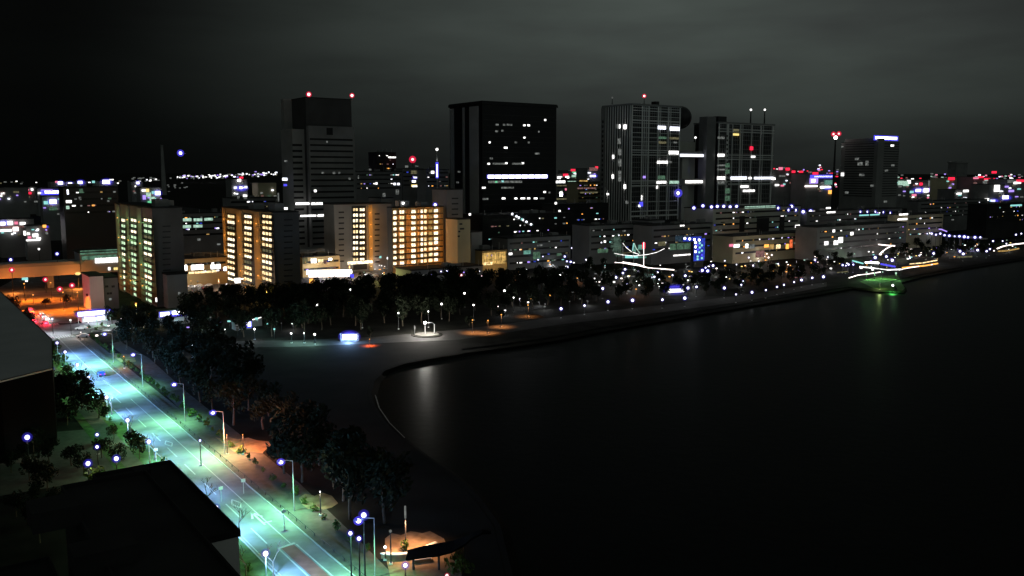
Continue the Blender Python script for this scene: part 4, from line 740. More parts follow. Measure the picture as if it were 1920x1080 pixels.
# lights of the opposite shore that nobody could count
groups = {}
def dots(x0, x1, y0f, spread, n, mats, Y, size):
    for _ in range(n):
        x = random.uniform(x0, x1); y = y0f(x) + random.gauss(0, spread); k = random.choice(mats); YY = Y * random.uniform(.9, 1.15)
        P = aty(x, y, YY); w = random.uniform(.6, 1.5) * size / F * YY; h = random.uniform(.5, 1.0) * size / F * YY
        groups.setdefault(k, MB()).box(P.x - w, P.x + w, P.y, P.y + 8, P.z - h, P.z + h)
hl = lambda x: 343 - 18 * min(1, max(0, (x - 200) / 320))
dots(0, 300, hl, 1.6, 60, ['win', 'dim', 'bwin', 'dim', 'dimy'], 5000, 1.2)
dots(330, 520, lambda x: 332 - 6 * (x - 330) / 190, 1.7, 120, ['win', 'dim', 'bwin', 'bwin', 'dim', 'dim', 'pl', 'dimy', 'win'], 5000, 1.15)
dots(240, 335, lambda x: 334, 1.0, 14, ['dim'], 5000, 1.2)
dots(1042, 1130, lambda x: 325, 4, 34, ['rl', 'win', 'pk', 'dim', 'bwin', 'gl'], 4500, 1.3)
dots(1450, 1572, lambda x: 324, 6, 60, ['rl', 'pkd', 'pk', 'dim', 'dim', 'bwin', 'win', 'pl'], 4500, 1.3)
dots(1450, 1570, lambda x: 347, 3, 40, ['rl', 'win', 'pk', 'dim', 'bwin', 'gl'], 3000, 1.2)
dots(1682, 1920, lambda x: 336, 5, 110, ['rl', 'pkd', 'pk', 'dim', 'win', 'dim', 'gwin', 'bwin', 'pl', 'dim'], 4500, 1.3)
dots(1690, 1780, lambda x: 358, 6, 40, ['rl', 'win', 'pk', 'bwin', 'cl', 'pl'], 2600, 1.2)
dots(300, 360, lambda x: 352, 5, 14, ['dim'], 3000, 1.0)
bm_all = MB(); ms_all = []; idx = []
for k, g_ in groups.items():
    o_ = len(bm_all.v); bm_all.v += g_.v; bm_all.f += [tuple(i + o_ for i in f_) for f_ in g_.f]; idx += [len(ms_all)] * len(g_.f); ms_all.append(M[k])
me = bm_all.mesh('distant_city_lights', None)
for m_ in ms_all: me.materials.append(m_)
me.polygons.foreach_set('material_index', idx)
dl = link('distant_city_lights', me); dl['kind'] = 'stuff'; dl['label'] = 'tiny lights of the far shore along the horizon'

# ================================================================== TREES AND PLANTS
def crown_mesh(seed, r, h, z0, n, leaf, m, lumps):
    rnd = random.Random(seed); mb = MB(); cs = []
    for i in range(lumps):
        a = rnd.uniform(0, 6.28); q = rnd.uniform(.1, .75) * r
        cs.append((math.cos(a) * q, math.sin(a) * q, z0 + h * rnd.uniform(.15, .85), rnd.uniform(.32, .55) * r, rnd.uniform(.22, .4) * h))
    for i in range(n):
        cx, cy, cz, rr, rh = rnd.choice(cs)
        v = Vector((rnd.gauss(0, 1), rnd.gauss(0, 1), rnd.gauss(0, 1))).normalized() * rnd.uniform(.45, 1.0) ** .5
        p = Vector((cx + v.x * rr, cy + v.y * rr, cz + v.z * rh))
        d = Vector((rnd.gauss(0, 1), rnd.gauss(0, 1), rnd.gauss(0, .7))).normalized(); u = d.orthogonal().normalized() * leaf * rnd.uniform(.5, 1.1); w = d.cross(u) * rnd.uniform(.5, 1.0)
        b = len(mb.v); mb.v += [tuple(p - u), tuple(p + w * .6), tuple(p + u), tuple(p - w * .6)]; mb.f.append((b, b + 1, b + 2, b + 3))
    return mb.mesh('crown', m)
def trunk_mesh(seed, h, r, z1):
    rnd = random.Random(seed); mb = MB(); x = y = 0; pts = [(0, 0, 0)]
    for k in range(1, 5): x += rnd.uniform(-.2, .2); y += rnd.uniform(-.2, .2); pts.append((x, y, z1 * k / 4))
    mb.tube(pts, [r, r * .85, r * .7, r * .5, r * .3], 6)
    for k in range(4):
        a = rnd.uniform(0, 6.28); z = z1 * rnd.uniform(.5, .8); mb.tube([(x * .6, y * .6, z), (x + math.cos(a) * h * .22, y + math.sin(a) * h * .22, z + h * .18)], [r * .35, r * .12], 5)
    return mb.mesh('trunk', M['bark'])
PINE = [(trunk_mesh(i, 9, .22, 6.5), crown_mesh(40 + i, 3.3 + .3 * (i % 3), 5.2, 3.2, 620, .55, M['leaf'], 9 + i)) for i in range(5)]
BUSH = [(trunk_mesh(90 + i, 2, .05, 1.0), crown_mesh(60 + i, .9, 1.5, .1, 200, .22, M['leaf2'], 6)) for i in range(3)]
def put_tree(kind, x, y, sc, label, cat='tree', group=None, z=0.0, name='pine_tree'):
    tr, cr_ = random.choice(kind)
    o = thing(name, label, cat, (x, y, z), random.uniform(0, 6.28), group, sc)
    link('trunk' if kind is not BUSH else 'stem', tr, o); link('crown' if kind is not BUSH else 'foliage', cr_, o); return o
def inpoly(x, y, P):
    c = False; n = len(P)
    for i in range(n):
        x1, y1 = P[i][:2]; x2, y2 = P[i - 1][:2]
        if (y1 > y) != (y2 > y) and x < (x2 - x1) * (y - y1) / (y2 - y1) + x1: c = not c
    return c
def wood(poly_px, gap, sc, label, group, cap=999, z=0, name='pine_tree'):
    P = [at(*p) for p in poly_px]; xs = [p.x for p in P]; ys = [p.y for p in P]; pts = []
    for _ in range(9000):
        x, y = random.uniform(min(xs), max(xs)), random.uniform(min(ys), max(ys))
        if inpoly(x, y, P) and all((x - a) ** 2 + (y - b) ** 2 > gap * gap for a, b in pts): pts.append((x, y))
        if len(pts) >= cap: break
    for (x, y) in pts: put_tree(PINE, x, y, random.uniform(*sc), label, 'tree', group, 0.0, 'park_tree' if cap < 999 else name)
    return pts
wood([(330, 636), (345, 590), (440, 562), (560, 560), (560, 630), (440, 636)], 9.6, (.95, 1.35), 'dark pine in the black grove below the ochre apartments', 'pines below the ochre apartments')
wood([(562, 628), (562, 558), (720, 548), (850, 538), (850, 602), (760, 612), (680, 620), (640, 616)], 9.4, (1.05, 1.45), 'dark pine in the broad black wood behind the promenade', 'pines behind the promenade')
wood([(852, 596), (852, 536), (960, 528), (1120, 540), (1120, 570), (1000, 582), (900, 594)], 9.6, (.9, 1.3), 'dark pine in the black wood behind the curved seawall', 'pines behind the seawall')
wood([(1130, 560), (1130, 530), (1240, 520), (1250, 540), (1200, 556)], 9, (.6, .9), 'small dark tree beside the seaside arcade path', 'trees by the arcade path', 14)
wood([(1140, 566), (1180, 540), (1260, 532), (1400, 530), (1540, 512), (1545, 522), (1440, 540), (1300, 556)], 10, (.6, .95), 'dark tree behind the row of seawall lamps', 'trees behind the seawall lamps', 40)
wood([(1090, 520), (1100, 500), (1240, 508), (1230, 528)], 10, (.6, .9), 'dark tree between the arcade and its garden lamps', 'trees below the arcade', 16)
wood([(1290, 545), (1330, 515), (1500, 500), (1500, 520), (1380, 545)], 10, (.5, .8), 'small dark tree among the restaurant lamps', 'trees by the restaurants', 22)
wood([(1660, 485), (1700, 462), (1830, 462), (1860, 478), (1760, 492)], 13, (.7, 1.0), 'dark tree on the point beyond the lit handrail', 'trees on the point', 24)
wood([(1515, 505), (1530, 485), (1600, 480), (1590, 505)], 12, (.6, .9), 'dark tree between the restaurants and the lit handrail', 'trees left of the handrail', 10)
wood([(215, 640), (250, 622), (330, 640), (420, 660), (470, 720), (500, 770), (530, 810), (430, 800), (330, 720)], 8.0, (1.0, 1.35), 'black pine between the lit street and the beach', 'pines between street and beach')
wood([(525, 800), (600, 840), (680, 885), (735, 935), (735, 985), (690, 990), (640, 975), (600, 905), (540, 905), (515, 850)], 6.8, (1.05, 1.45), 'tall black pine beside the near end of the beach', 'pines at the near beach end')
wood([(200, 598), (270, 585), (300, 600), (320, 625), (220, 622)], 8, (.55, .85), 'small dark tree behind the glowing kiosk', 'trees behind the kiosk', 16)
wood([(0, 620), (10, 570), (50, 590), (60, 618), (30, 640)], 6, (.6, .8), 'black tree behind the pale grey roof', 'trees behind the grey roof', 9)
wood([(0, 790), (0, 750), (110, 735), (150, 745), (205, 790), (150, 800), (40, 812)], 6.2, (.75, 1.15), 'dark tree in the dim park left of the street', 'trees in the dim park', 34)
wood([(0, 900), (0, 850), (60, 845), (110, 870), (250, 850), (250, 875), (130, 905), (60, 920)], 5.5, (.45, .7), 'small dark tree around the lamps of the dim park', 'trees around the park lamps', 16)
wood([(10, 1010), (30, 940), (90, 920), (110, 990), (60, 1030)], 6, (.5, .8), 'dark garden tree beside the black roofs', 'trees beside the black roofs', 9)
for (px, py, sc, lb) in [(86, 577, .6, 'round dark street tree in the orange junction, left of the traffic'), (124, 574, .66, 'round dark street tree in the orange junction, right of the traffic'), (695, 634, .5, 'small tree lit red from below on the promenade'),
                         (880, 612, .5, 'small tree over the left orange light pool by the seawall'), (938, 600, .55, 'small tree over the middle orange light pool by the seawall'), (985, 580, .5, 'small tree over the right orange light pool by the seawall')]:
    P = at(px, py); put_tree(PINE, P.x, P.y, sc, lb)
# hedge row and verge shrubs
for k in range(46):
    s = 128 + k * 5.2; P = ST(s + random.uniform(-1, 1), 60.4 + random.uniform(-.4, .4))
    o = put_tree(BUSH, P.x, P.y, random.uniform(.7, 1.3), 'low clipped shrub in the row between park path and street', 'shrub', 'shrubs along the street', name='shrub')
for k in range(34):
    s = 130 + k * 7 + random.uniform(-1.5, 1.5); P = ST(s, random.choice((43.6, 44.2, 36.6, 42.2)))
    put_tree(BUSH, P.x, P.y, random.uniform(.6, 1.1), 'lit green shrub on the grass verge left of the street', 'shrub', 'shrubs on the verge', name='shrub', z=.06)
for k in range(8):
    s_ = 196 + k * 19 + random.uniform(-3, 3); P = ST(s_, random.choice((41.2, 39.8, 36.8)))
    put_tree(PINE, P.x, P.y, random.uniform(.42, .62), 'small dark evergreen on the verge left of the lit street', 'tree', 'evergreens on the verge', .06)
for k, (px, py, sc, lb) in enumerate([(178, 912, 2.6, 'glowing yellow green bush under the park lamp'), (865, 1076, 2.4, 'bright green bush at the edge of the beach plaza'), (107, 655, 2.2, 'green bush by the corner of the grey roofed hall'), (122, 678, 2.0, 'round green bush on the verge past the grey roofed hall'), (80, 838, 2.2, 'grey green bush beside the park lamp at the left'),
                                      (760, 1035, 1.2, 'small shrub inside the beach plaza planter')]):
    P = at(px, py); put_tree(BUSH, P.x, P.y, sc, lb, 'bush', name='bush')
# bare street trees
def bare_mesh(seed):
    rnd = random.Random(seed); mb = MB()
    def grow(p, d, l, r, n):
        q = p + d * l; mb.tube([p, q], [r, r * .65], 5)
        if n == 0: return
        for _ in range(3 if n > 1 else 2):
            e = (d + Vector((rnd.uniform(-.9, .9), rnd.uniform(-.9, .9), rnd.uniform(-.1, .5)))).normalized(); grow(q, e, l * rnd.uniform(.55, .75), r * .6, n - 1)
    grow(Vector((0, 0, 0)), Vector((0, 0, 1)), 2.4, .13, 4)
    return mb.mesh('branches', M['bark'])
BARE = [bare_mesh(i) for i in range(4)]
bare_px = [(246, 818), (290, 862), (390, 955), (449, 1006), (513, 1082), (462, 1088), (172, 742), (210, 778), (148, 712)]
for k, (px, py) in enumerate(bare_px):
    P = at(px, py); o = thing('bare_tree', 'leafless street tree on the verge, %s from the near end' % ORD[sorted(bare_px, key=lambda q: -q[1]).index((px, py))], 'tree', (P.x, P.y, .06), random.uniform(0, 6), 'leafless street trees')
    link('branches', BARE[k % 4], o)
    MB().tube([(0, 0, 0), (0, 0, .4)], [.22, .15]).obj('trunk', M['bark'], o)

# ================================================================== LAMPS
def globe_lamp(px, py, z, label, power=0, col=(.6, .72, 1), r=.35, halo='bh', hr=1.9, core='wl', group=None, name='street_lamp', P=None, base=0.0, cat='lamp', aim=None, down=0):
    P = P or at(px, py, z)
    o = thing(name, label, cat, (P.x, P.y, base), 0, group)
    MB().tube([(0, 0, 0), (0, 0, z - base - r * .6)], [.11 + z * .004, .07 + z * .003], 6).obj('pole', M['steel' if aim else 'dsteel'], o)
    MB().box(-.28, .28, -.28, .28, 0, .25).obj('base', M['steel'], o)
    MB().ball((0, 0, z - base), r, 8, 6).obj('bulb', M[core], o)
    if halo:  # shells added to imitate bloom, no part of the lamp
        g_ = MB().ball((0, 0, z - base), r * (hr * .72), 12, 8).obj('globe', M[halo], o)  # inner glow shell imitating bloom, not a lamp globe
        MB().ball((0, 0, z - base), r * hr * 1.12, 12, 8).obj('outer_glow', M['ro' if halo == 'rh' else 'bo'], g_)
    if power and aim:
        l = lamp_light(o, (0, 0, z - base - r * hr - .15), power, col, .2, 158)
        l.rotation_euler = (Vector((aim[0] - P.x, aim[1] - P.y, aim[2] - z))).to_track_quat('-Z', 'Y').to_euler()
        lamp_light(o, (0, 0, z - base - r * hr - .15), 1500, (.8, 1, .5), .2)
    elif power: lamp_light(o, (0, 0, z - base - r * hr - .15), power, col, .2, down or None)
    return o
def mast_lamp(base, h, armdir, arm, label, power, col, group=None, shade=True):
    o = thing('street_lamp', label, 'street lamp', (base.x, base.y, .1), 0, group); d = Vector((armdir[0], armdir[1], 0)).normalized()
    MB().tube([(0, 0, 0), (0, 0, h)], [.11, .07], 8).obj('pole', M['hull'], o)
    e = d * arm
    MB().tube([(0, 0, h), (e.x * .5, e.y * .5, h + .35), (e.x, e.y, h + .4)], [.08, .07, .06], 6).obj('arm', M['steel'], o)
    hd = link('lamp_head', MB().box(-.7, .7, -.22, .22, -.12, .1).mesh('lamp_head', M['steel']), o, (e.x, e.y, h + .4), math.atan2(d.y, d.x))
    link('lens', MB().ball((0, 0, -.2), .42, 8, 6, .8).mesh('lens', M['wl']), hd)
    link('lens_glow', MB().ball((0, 0, -.2), .8, 10, 6, .8).mesh('lens_glow', M['bh']), hd)  # blue shell imitates bloom around the lens
    l = lamp_light(o, (e.x, e.y, h - .5), power, col, .25, 148)
    l.rotation_euler = Vector((d.x * 3.5, d.y * 3.5, -h)).to_track_quat('-Z', 'Y').to_euler()
    return o
def roof_row(b, pts, fmt, group, r, halo='bh', core='wl', base=None):
    for k, (px, py) in enumerate(pts):
        u, z = b.hit(px, py, 'R', -.6); P = b.N + b.b * u + b.a * .6; P.z = z
        globe_lamp(px, py, z, fmt % ORD[k], 0, (1, 1, 1), r, halo, core=core, group=group, name='roof_lamp', P=P, base=min(b.top + .5, z - .8))
BLUE = (.20, .46, 1.0); GREEN = (.30, 1.0, .50); WARM = (1, .62, .3); ORANGE = (1, .36, .10); WHITE = (.95, .97, 1)
# left side: globe lamps with a cold white light over the carriageway
gl_px = [(498, 1038), (405, 952), (333, 885), (279, 828), (239, 788), (200, 745), (166, 708), (145, 684), (122, 660), (107, 643)]
for k, (px, py) in enumerate(gl_px):
    Pv = at(px, py, 5.2); sv, tv = toST(Pv)
    globe_lamp(px, py, 5.2, 'verge lamp with a glowing cold globe, %s up the street from the near end' % ORD[k], 33000 if k < 6 else 85000, BLUE, .38, 'vh', 1.8, aim=ST(sv, 51), group='globe lamps along the left verge', name='verge_lamp')
# right side: tall arm lamps, arms over the footway, greenish light
ml = [(505, 880, 511, 962, 489, 879), (396, 800, 398, 850, 380, 797), (310, 730, 312, 790, 296, 732), (247, 683, 250, 722, 235, 682), (198, 645, 200, 676, 188, 644)]
for k, (tx, ty, bx, by, hx, hy) in enumerate(ml):
    base = ST(toST(at(bx, by + 6))[0], 57.5); h = 9.5
    dirv = Vector((-CS, -SN))
    mast_lamp(base, h, dirv, 2.2, 'tall steel street lamp with an arm over the road, %s up the street' % ORD[k + 1], 31000, GREEN, 'tall arm lamps right of the street')
mast_lamp(ST(118, 57.5), 9.5, Vector((-CS, -SN)), 2.6, 'nearest tall street lamp, its bent arm cut by the bottom edge', 22000, GREEN, 'tall arm lamps right of the street')
globe_lamp(682, 966, 11, 'tall lamp post with a single violet globe at the bottom centre', 500, BLUE, .38, 'bh', 2.0, name='park_lamp')
for (px, py, z, lb) in [(657, 1000, 8, 'lower lamp head left of the tall globe post'), (673, 1010, 8, 'small lamp head on the post below the tall globe')]:
    globe_lamp(px, py, z, lb, 300, BLUE, .28, 'bh', 1.8, name='park_lamp')
globe_lamp(375, 826, 5.5, 'short bracket lamp below the tall street lamp by the orange glow', 200, BLUE, .2, 'bh', 1.8, name='park_lamp')
# dim park on the left
for (px, py, z, r, p, lb) in [(51, 820, 5, .5, 160, 'brightest blue white lamp in the park at the far left'), (182, 815, 4.5, .28, 120, 'upper of two small park lamps left of the street'), (182, 838, 4.5, .3, 120, 'lower of two small park lamps left of the street'), (165, 869, 5, .42, 700, 'park lamp above the glowing yellow bush'), (218, 860, 5, .42, 200, 'park lamp between the yellow bush and the street'), (96, 693, 5, .45, 250, 'blue lamp at the corner below the grey roof')]:
    globe_lamp(px, py, z, lb, p, (1, .9, .6), r, 'bh', 1.9, name='park_lamp')
# beach plaza
globe_lamp(760, 1060, 4, 'violet haloed lamp on the edge of the beach plaza', 500, (1, .7, .45), .3, 'bh', 2.0, name='plaza_lamp')
globe_lamp(722, 1026, 2.2, 'small white bollard lamp at the left of the beach plaza', 60, WHITE, .22, None, name='plaza_lamp'); globe_lamp(838, 1079, 2.2, 'small white bollard lamp right of the plaza lamp', 60, WHITE, .2, 'rh', name='plaza_lamp')
globe_lamp(732, 996, 5.5, 'unlit looking pale globe lamp behind the beach plaza', 0, WHITE, .25, None, core='dim', name='plaza_lamp')
P = at(761, 1032); pst = thing('plaza_light_post', 'tall light column shining warm over the beach plaza', 'lamp', (P.x, P.y, .035))
MB().tube([(0, 0, 0), (0, 0, 5.5)], [.12, .09]).obj('pole', M['dsteel'], pst); MB().tube([(0, 0, 5.5), (0, 0, 7.6)], [.16, .16], 8).obj('lamp_tube', M['dim'], pst); lamp_light(pst, (.4, -.4, 5.3), 9500, (1, .52, .26), .3, 130)
# promenade and seawall lamps, left to right
def row(pts, fmt, group, z, power, col, r, halo=None, core='wl', name='promenade_lamp'):
    for k, (px, py) in enumerate(pts): globe_lamp(px, py, z, fmt % ORD[k], power, col, r * random.uniform(.5, 1.0), halo, core=core, group=group, name=name)
row([(1052, 579), (1096, 573), (1140, 566), (1186, 563), (1242, 562), (1284, 559), (1380, 552), (1410, 548), (1436, 544), (1457, 538), (1470, 534), (1489, 529), (1503, 525), (1523, 521), (1544, 519)], 'white seawall lamp, %s from the left along the curved shore', 'seawall lamps', 4, 160, WHITE, .62, 'wh')
row([(546, 625), (570, 625), (590, 627)], 'teal tinted promenade lamp, %s from the left before the bright booth', 'teal promenade lamps', 3.6, 2600, (.5, 1, .85), .42)
row([(422, 618), (477, 617), (383, 633), (407, 637), (360, 648)], 'small white lamp in the dark grove, %s from its left', 'grove lamps', 4, 900, WHITE, .4)
row([(578, 560), (679, 585), (747, 587), (803, 584), (657, 543), (595, 572), (828, 570), (888, 572), (871, 550), (963, 558), (946, 545), (974, 515), (1050, 516)], 'small white lamp glinting through the wood, %s of its scatter', 'lamps in the wood', 6.5, 60, WHITE, .5)
row([(827, 509), (838, 508)], 'violet haloed lamp on the low grey wall, %s of the pair', 'wall lamp pair', 8, 150, (.7, .6, 1), .55, 'bh')
row([(903, 518), (865, 516)], 'pinkish lamp on the wood edge, %s of two', 'wood edge lamps', 6, 60, (1, .5, .5), .5, 'rh')
row([(1047, 463), (1055, 463), (1072, 465), (1059, 481), (1063, 490), (1070, 491), (1064, 501), (1018, 481), (1009, 487)], 'blue haloed lamp left of the arcade, %s of the cluster', 'blue lamps left of the arcade', 8, 120, BLUE, .55, 'bh')
row([(1172, 505), (1168, 512), (1197, 509), (1233, 511), (1222, 520), (1227, 519), (1261, 516), (1285, 517), (1176, 533), (1130, 541), (1155, 520), (1099, 487), (1236, 524)], 'white lamp below the pink light strip, %s of the scatter', 'lamps below the pink strip', 5, 450, WHITE, .55, 'wh')
row([(1290, 540), (1306, 538), (1358, 540), (1393, 527), (1390, 534), (1337, 498), (1359, 489), (1381, 496), (1385, 479), (1404, 483), (1423, 490), (1412, 498), (1459, 495), (1528, 487), (1552, 482)], 'white lamp near the restaurants, %s of the scatter', 'lamps near the restaurants', 5, 500, WHITE, .6, 'wh')
row([(1317, 507), (1323, 502), (1327, 508)], 'blue haloed lamp under the blue light column, %s of three', 'lamps under the blue column', 5, 250, BLUE, .75, 'bh')
row([(1438, 476), (1441, 483), (1447, 478), (1434, 481)], 'reddish lantern below the restaurant row, %s of four', 'reddish lanterns', 5, 150, ORANGE, .6, None, 'pkw')
roof_row(LB[11], [(1612, 397), (1625, 397), (1640, 397), (1655, 398), (1668, 399)], 'blue haloed roof lamp on the long mall, %s from the left', 'mall roof lamps', 1.0)
roof_row(LB[9], [(1318, 386), (1301, 390), (1334, 388), (1345, 387), (1357, 387), (1369, 388), (1381, 387)], 'blue haloed lamp at the foot of the lattice building, %s of the row', 'lattice foot lamps', .9)
roof_row(LB[9], [(1458, 390), (1484, 387), (1477, 394), (1491, 394), (1506, 397), (1520, 396)], 'violet glowing lamp on the podium edge, %s from the left', 'podium edge lamps', 1.1)
row([(1612, 449), (1617, 449), (1634, 449), (1650, 449), (1665, 449), (1682, 449), (1697, 447)], 'warm white bollard lamp above the zigzag handrail, %s from the left', 'handrail bollard lamps', 9, 120, WARM, .8, None, 'pkw')
ba, bb = at(1690, 436, 7.5), at(1845, 447, 7.5); bd = (bb - ba).normalized(); bn = Vector((-bd.y, bd.x, 0))
BG = thing('footbridge', 'long pale footbridge carrying a line of blue white lamps on the right shore', 'bridge', (ba.x, ba.y, 0))
q0, q1 = ba - Vector((ba.x, ba.y, 0)), bb - Vector((ba.x, ba.y, 0))
MB().prism([q0 - bn * 2, q1 - bn * 2, q1 + bn * 5, q0 + bn * 5], 6.6, 7.6).obj('deck', M['conc'], BG); MB().prism([q0 - bn * 2.2, q1 - bn * 2.2, q1 - bn * 2, q0 - bn * 2], 6.9, 8.7).obj('parapet', M['pale'], BG)
for k in range(6):
    q = q0.lerp(q1, (k + .5) / 6); MB().box(q.x - .7, q.x + .7, q.y + 1, q.y + 3, 0, 6.597).obj('pier', M['conc'], BG)
row([(1683, 424), (1697, 434), (1705, 434), (1715, 434), (1722, 436), (1731, 436), (1738, 438), (1747, 438), (1755, 440), (1763, 438), (1771, 441), (1780, 442), (1790, 443), (1799, 443), (1808, 444), (1815, 445), (1828, 445), (1838, 445)], 'blue white lamp of the lamp lined bridge, %s from the left', 'bridge lamps', 11, 120, BLUE, .95, 'bh')
row([(1800, 471), (1833, 469), (1850, 471), (1856, 467), (1887, 457), (1806, 476), (1862, 452), (1880, 452), (1905, 440), (1915, 438)], 'white lamp on the far right point, %s of the scatter', 'lamps on the right point', 5, 160, WHITE, .8, 'wh')
row([(1724, 479), (1751, 475), (1706, 484), (1673, 488), (1641, 483), (1662, 481)], 'white lamp right of the zigzag rail, %s of the scatter', 'lamps right of the rail', 5, 160, WHITE, .8, 'wh')
row([(1580, 497), (1591, 496), (1600, 496), (1586, 498)], 'violet lamp left of the colourful landing, %s of four', 'violet landing lamps', 5, 160, (.5, .4, 1), .7, 'bh')
globe_lamp(1674, 535, 3.5, 'single white lamp over the vivid green lawn', 16000, (.12, 1, .16), .55, None, name='lawn_lamp', down=150)
globe_lamp(1650, 532, 3.0, 'dim lamp on the left of the green lawn', 3500, (.7, 1, .3), .35, None, core='dim', name='lawn_lamp')
row([(1640, 512), (1655, 510), (1625, 511), (1680, 512)], 'green glowing lamp along the landing, %s of four', 'green landing lamps', 4, 4000, (.35, 1, .35), .6, None, 'gwin')
for (px, py, lb) in [(693, 640, 'reddish uplighter pooling red light on the promenade')]:
    globe_lamp(px, py - 4, 2.4, lb, 22000, (1, .12, .03), .15, None, core='ol', down=140, name='uplighter')
for (px, py, lb) in [(886, 600, 'orange lamp over the left light pool by the seawall'), (940, 590, 'orange lamp over the middle light pool by the seawall'), (990, 572, 'orange lamp over the right light pool by the seawall'), (915, 601, 'orange lamp between the left and middle light pools')]:
    globe_lamp(px, py, 5, lb, 15000, ORANGE, .25, None, core='ol', down=125, name='sodium_lamp')
for (px, py, lb, p) in [(455, 815, 'sodium lamp hidden in the trees over the orange clearing', 17000), (425, 815, 'second sodium lamp at the left of the orange clearing', 9000)]:
    globe_lamp(px, py, 4.5, lb, p, (1, .30, .12), .12, None, core='ol', name='sodium_lamp')
globe_lamp(600, 922, 4.5, 'lamp among the black trunks of the near pines', 2600, (1, .85, .6), .12, None, name='park_lamp'); globe_lamp(232, 668, 4, 'orange lamp behind the trunks at the top of the street', 2600, ORANGE, .15, None, core='ol', name='sodium_lamp')
# junction under the viaduct: orange street lighting
for (px, py, lb, p) in [(45, 532, 'left sodium lamp of the orange junction', 34000), (95, 530, 'middle sodium lamp of the orange junction', 34000), (145, 548, 'right sodium lamp of the orange junction', 34000), (62, 553, 'near left sodium lamp of the orange junction', 34000), (118, 548, 'near right sodium lamp of the orange junction', 34000)]:
    globe_lamp(px, py, 8.5, lb, p * 1.7, (1, .19, .01), .3, None, core='ol', name='sodium_lamp', down=155)
vs = vhit(60, 520)[0]
for dxx in (-70, -40, -10, 20):
    lamp_light(VD, (vs + dxx, -9, 3.0), 6500, (1, .26, .04), .4)
globe_lamp(98, 598, 6, 'white lamp over the stop line of the junction', 10000, (.85, .9, 1), .3, 'wh', name='junction_lamp'); globe_lamp(132, 600, 6, 'white lamp beside the kiosk at the junction', 4000, (.8, 1, .95), .25, None, name='junction_lamp')
globe_lamp(20, 487, 16, 'blue haloed lamp above the viaduct at the left edge', 0, BLUE, .6, 'bh', name='junction_lamp'); globe_lamp(107, 476, 18, 'blue haloed lamp above the viaduct near the station', 0, BLUE, .6, 'bh', name='junction_lamp'); globe_lamp(73, 467, 18, 'plain white lamp above the viaduct', 0, WHITE, .5, None, name='junction_lamp')
# traffic signals with red lights
for (px, py, z, lb) in [(22, 506, 15, 'red signal on the viaduct at the left edge'), (85, 524, 7, 'red traffic signal in the middle of the orange junction'), (112, 542, 6, 'red traffic signal above the street trees'), (135, 535, 7, 'red traffic signal at the right of the junction')]:
    P = at(px, py, z); o = thing('traffic_signal', lb, 'traffic light', (P.x, P.y, 0))
    MB().tube([(0, 0, 0), (0, 0, z - .6)], .14).obj('pole', M['dsteel'], o); MB().box(-1.0, 1.0, -.1, .4, z - .55, z + .55).obj('housing', M['dsteel'], o)
    MB().ball((.2, -.3, z), .55, 8, 6).obj('red_lens', M['pkw'], o); MB().ball((.2, -.35, z), 1.35, 10, 8).obj('red_signal_glow', M['rh'], o); lamp_light(o, (0, -2.0, z), 500, (1, .02, .04), .2)  # red shell imitates bloom around the signal
P = at(146, 513, 8); o = thing('yellow_sign', 'round yellow lit sign under the viaduct', 'sign', (P.x, P.y, 0)); MB().tube([(0, 0, 0), (0, 0, 7)], .12).obj('pole', M['dsteel'], o); MB().ball((0, 0, 8), 1.4, 10, 6, .6).obj('sign_face', M['yl'], o)
P = at(47, 523, 6); o = thing('direction_sign', 'blue lit direction sign over the orange junction', 'sign', (P.x, P.y, 0)); MB().tube([(0, 0, 0), (0, 0, 6)], .15).obj('pole', M['dsteel'], o); MB().box(-1.6, 1.6, -.2, 0, 5.4, 7.0).obj('sign_face', M['cl'], o); MB().box(.2, 1.4, -.4, -.2, 4.6, 5.3).obj('lamp', M['win'], o)

# small lights scattered through the seaside gardens and terraces
GL = [('win', WHITE, 'white'), ('dim', WHITE, 'dim white'), ('pkw', (1, .7, .6), 'pinkish'), ('ol', ORANGE, 'amber'), ('cl', (.5, 1, .9), 'teal'), ('gwin', (.6, 1, .6), 'pale green'), ('pl', (.5, .4, 1), 'violet'), ('yl', (1, .7, .25), 'yellow')]
def garden(poly_px, n, where, wts, z=(1.2, 4.5), r=(.16, .42)):
    P = [at(*p) for p in poly_px]; xs = [p.x for p in P]; ys = [p.y for p in P]; k = 0
    while k < n:
        x, y = random.uniform(min(xs), max(xs)), random.uniform(min(ys), max(ys))
        if not inpoly(x, y, P): continue
        k += 1; c, lc, nm = random.choices(GL, wts)[0]; h = random.uniform(*z)
        o = thing('garden_light', 'tiny %s light %s' % (nm, where), 'lamp', (x, y, 0), 0, 'tiny %s lights %s' % (nm, where))
        MB().tube([(0, 0, 0), (0, 0, h)], .06, 5).obj('pole', M['dsteel'], o); rr = random.uniform(*r)
        MB().box(-rr * random.uniform(.8, 2.2), rr, -rr, rr, h, h + rr * random.uniform(.8, 1.8)).obj('lit_head', M[c], o)
        if random.random() < .4: lamp_light(o, (0, -.6, h), random.uniform(200, 1200), lc, .2)
garden([(1120, 560), (1110, 520), (1260, 500), (1330, 505), (1300, 550)], 60, 'in the gardens below the masts of lights', (4, 5, 1, 1, 2, 1, 2, 1))
garden([(1320, 545), (1310, 500), (1360, 478), (1540, 476), (1600, 500), (1540, 520)], 95, 'on the terraces below the restaurants', (4, 4, 3, 4, 1, 3, 1, 2))
garden([(1560, 520), (1590, 480), (1700, 470), (1900, 455), (1910, 475), (1760, 492), (1700, 515)], 90, 'around the landing on the right shore', (5, 5, 2, 1, 2, 2, 2, 2))
garden([(940, 545), (950, 500), (1100, 480), (1150, 500), (1100, 540)], 34, 'between the wood and the arcade', (3, 5, 1, 1, 3, 2, 2, 0))
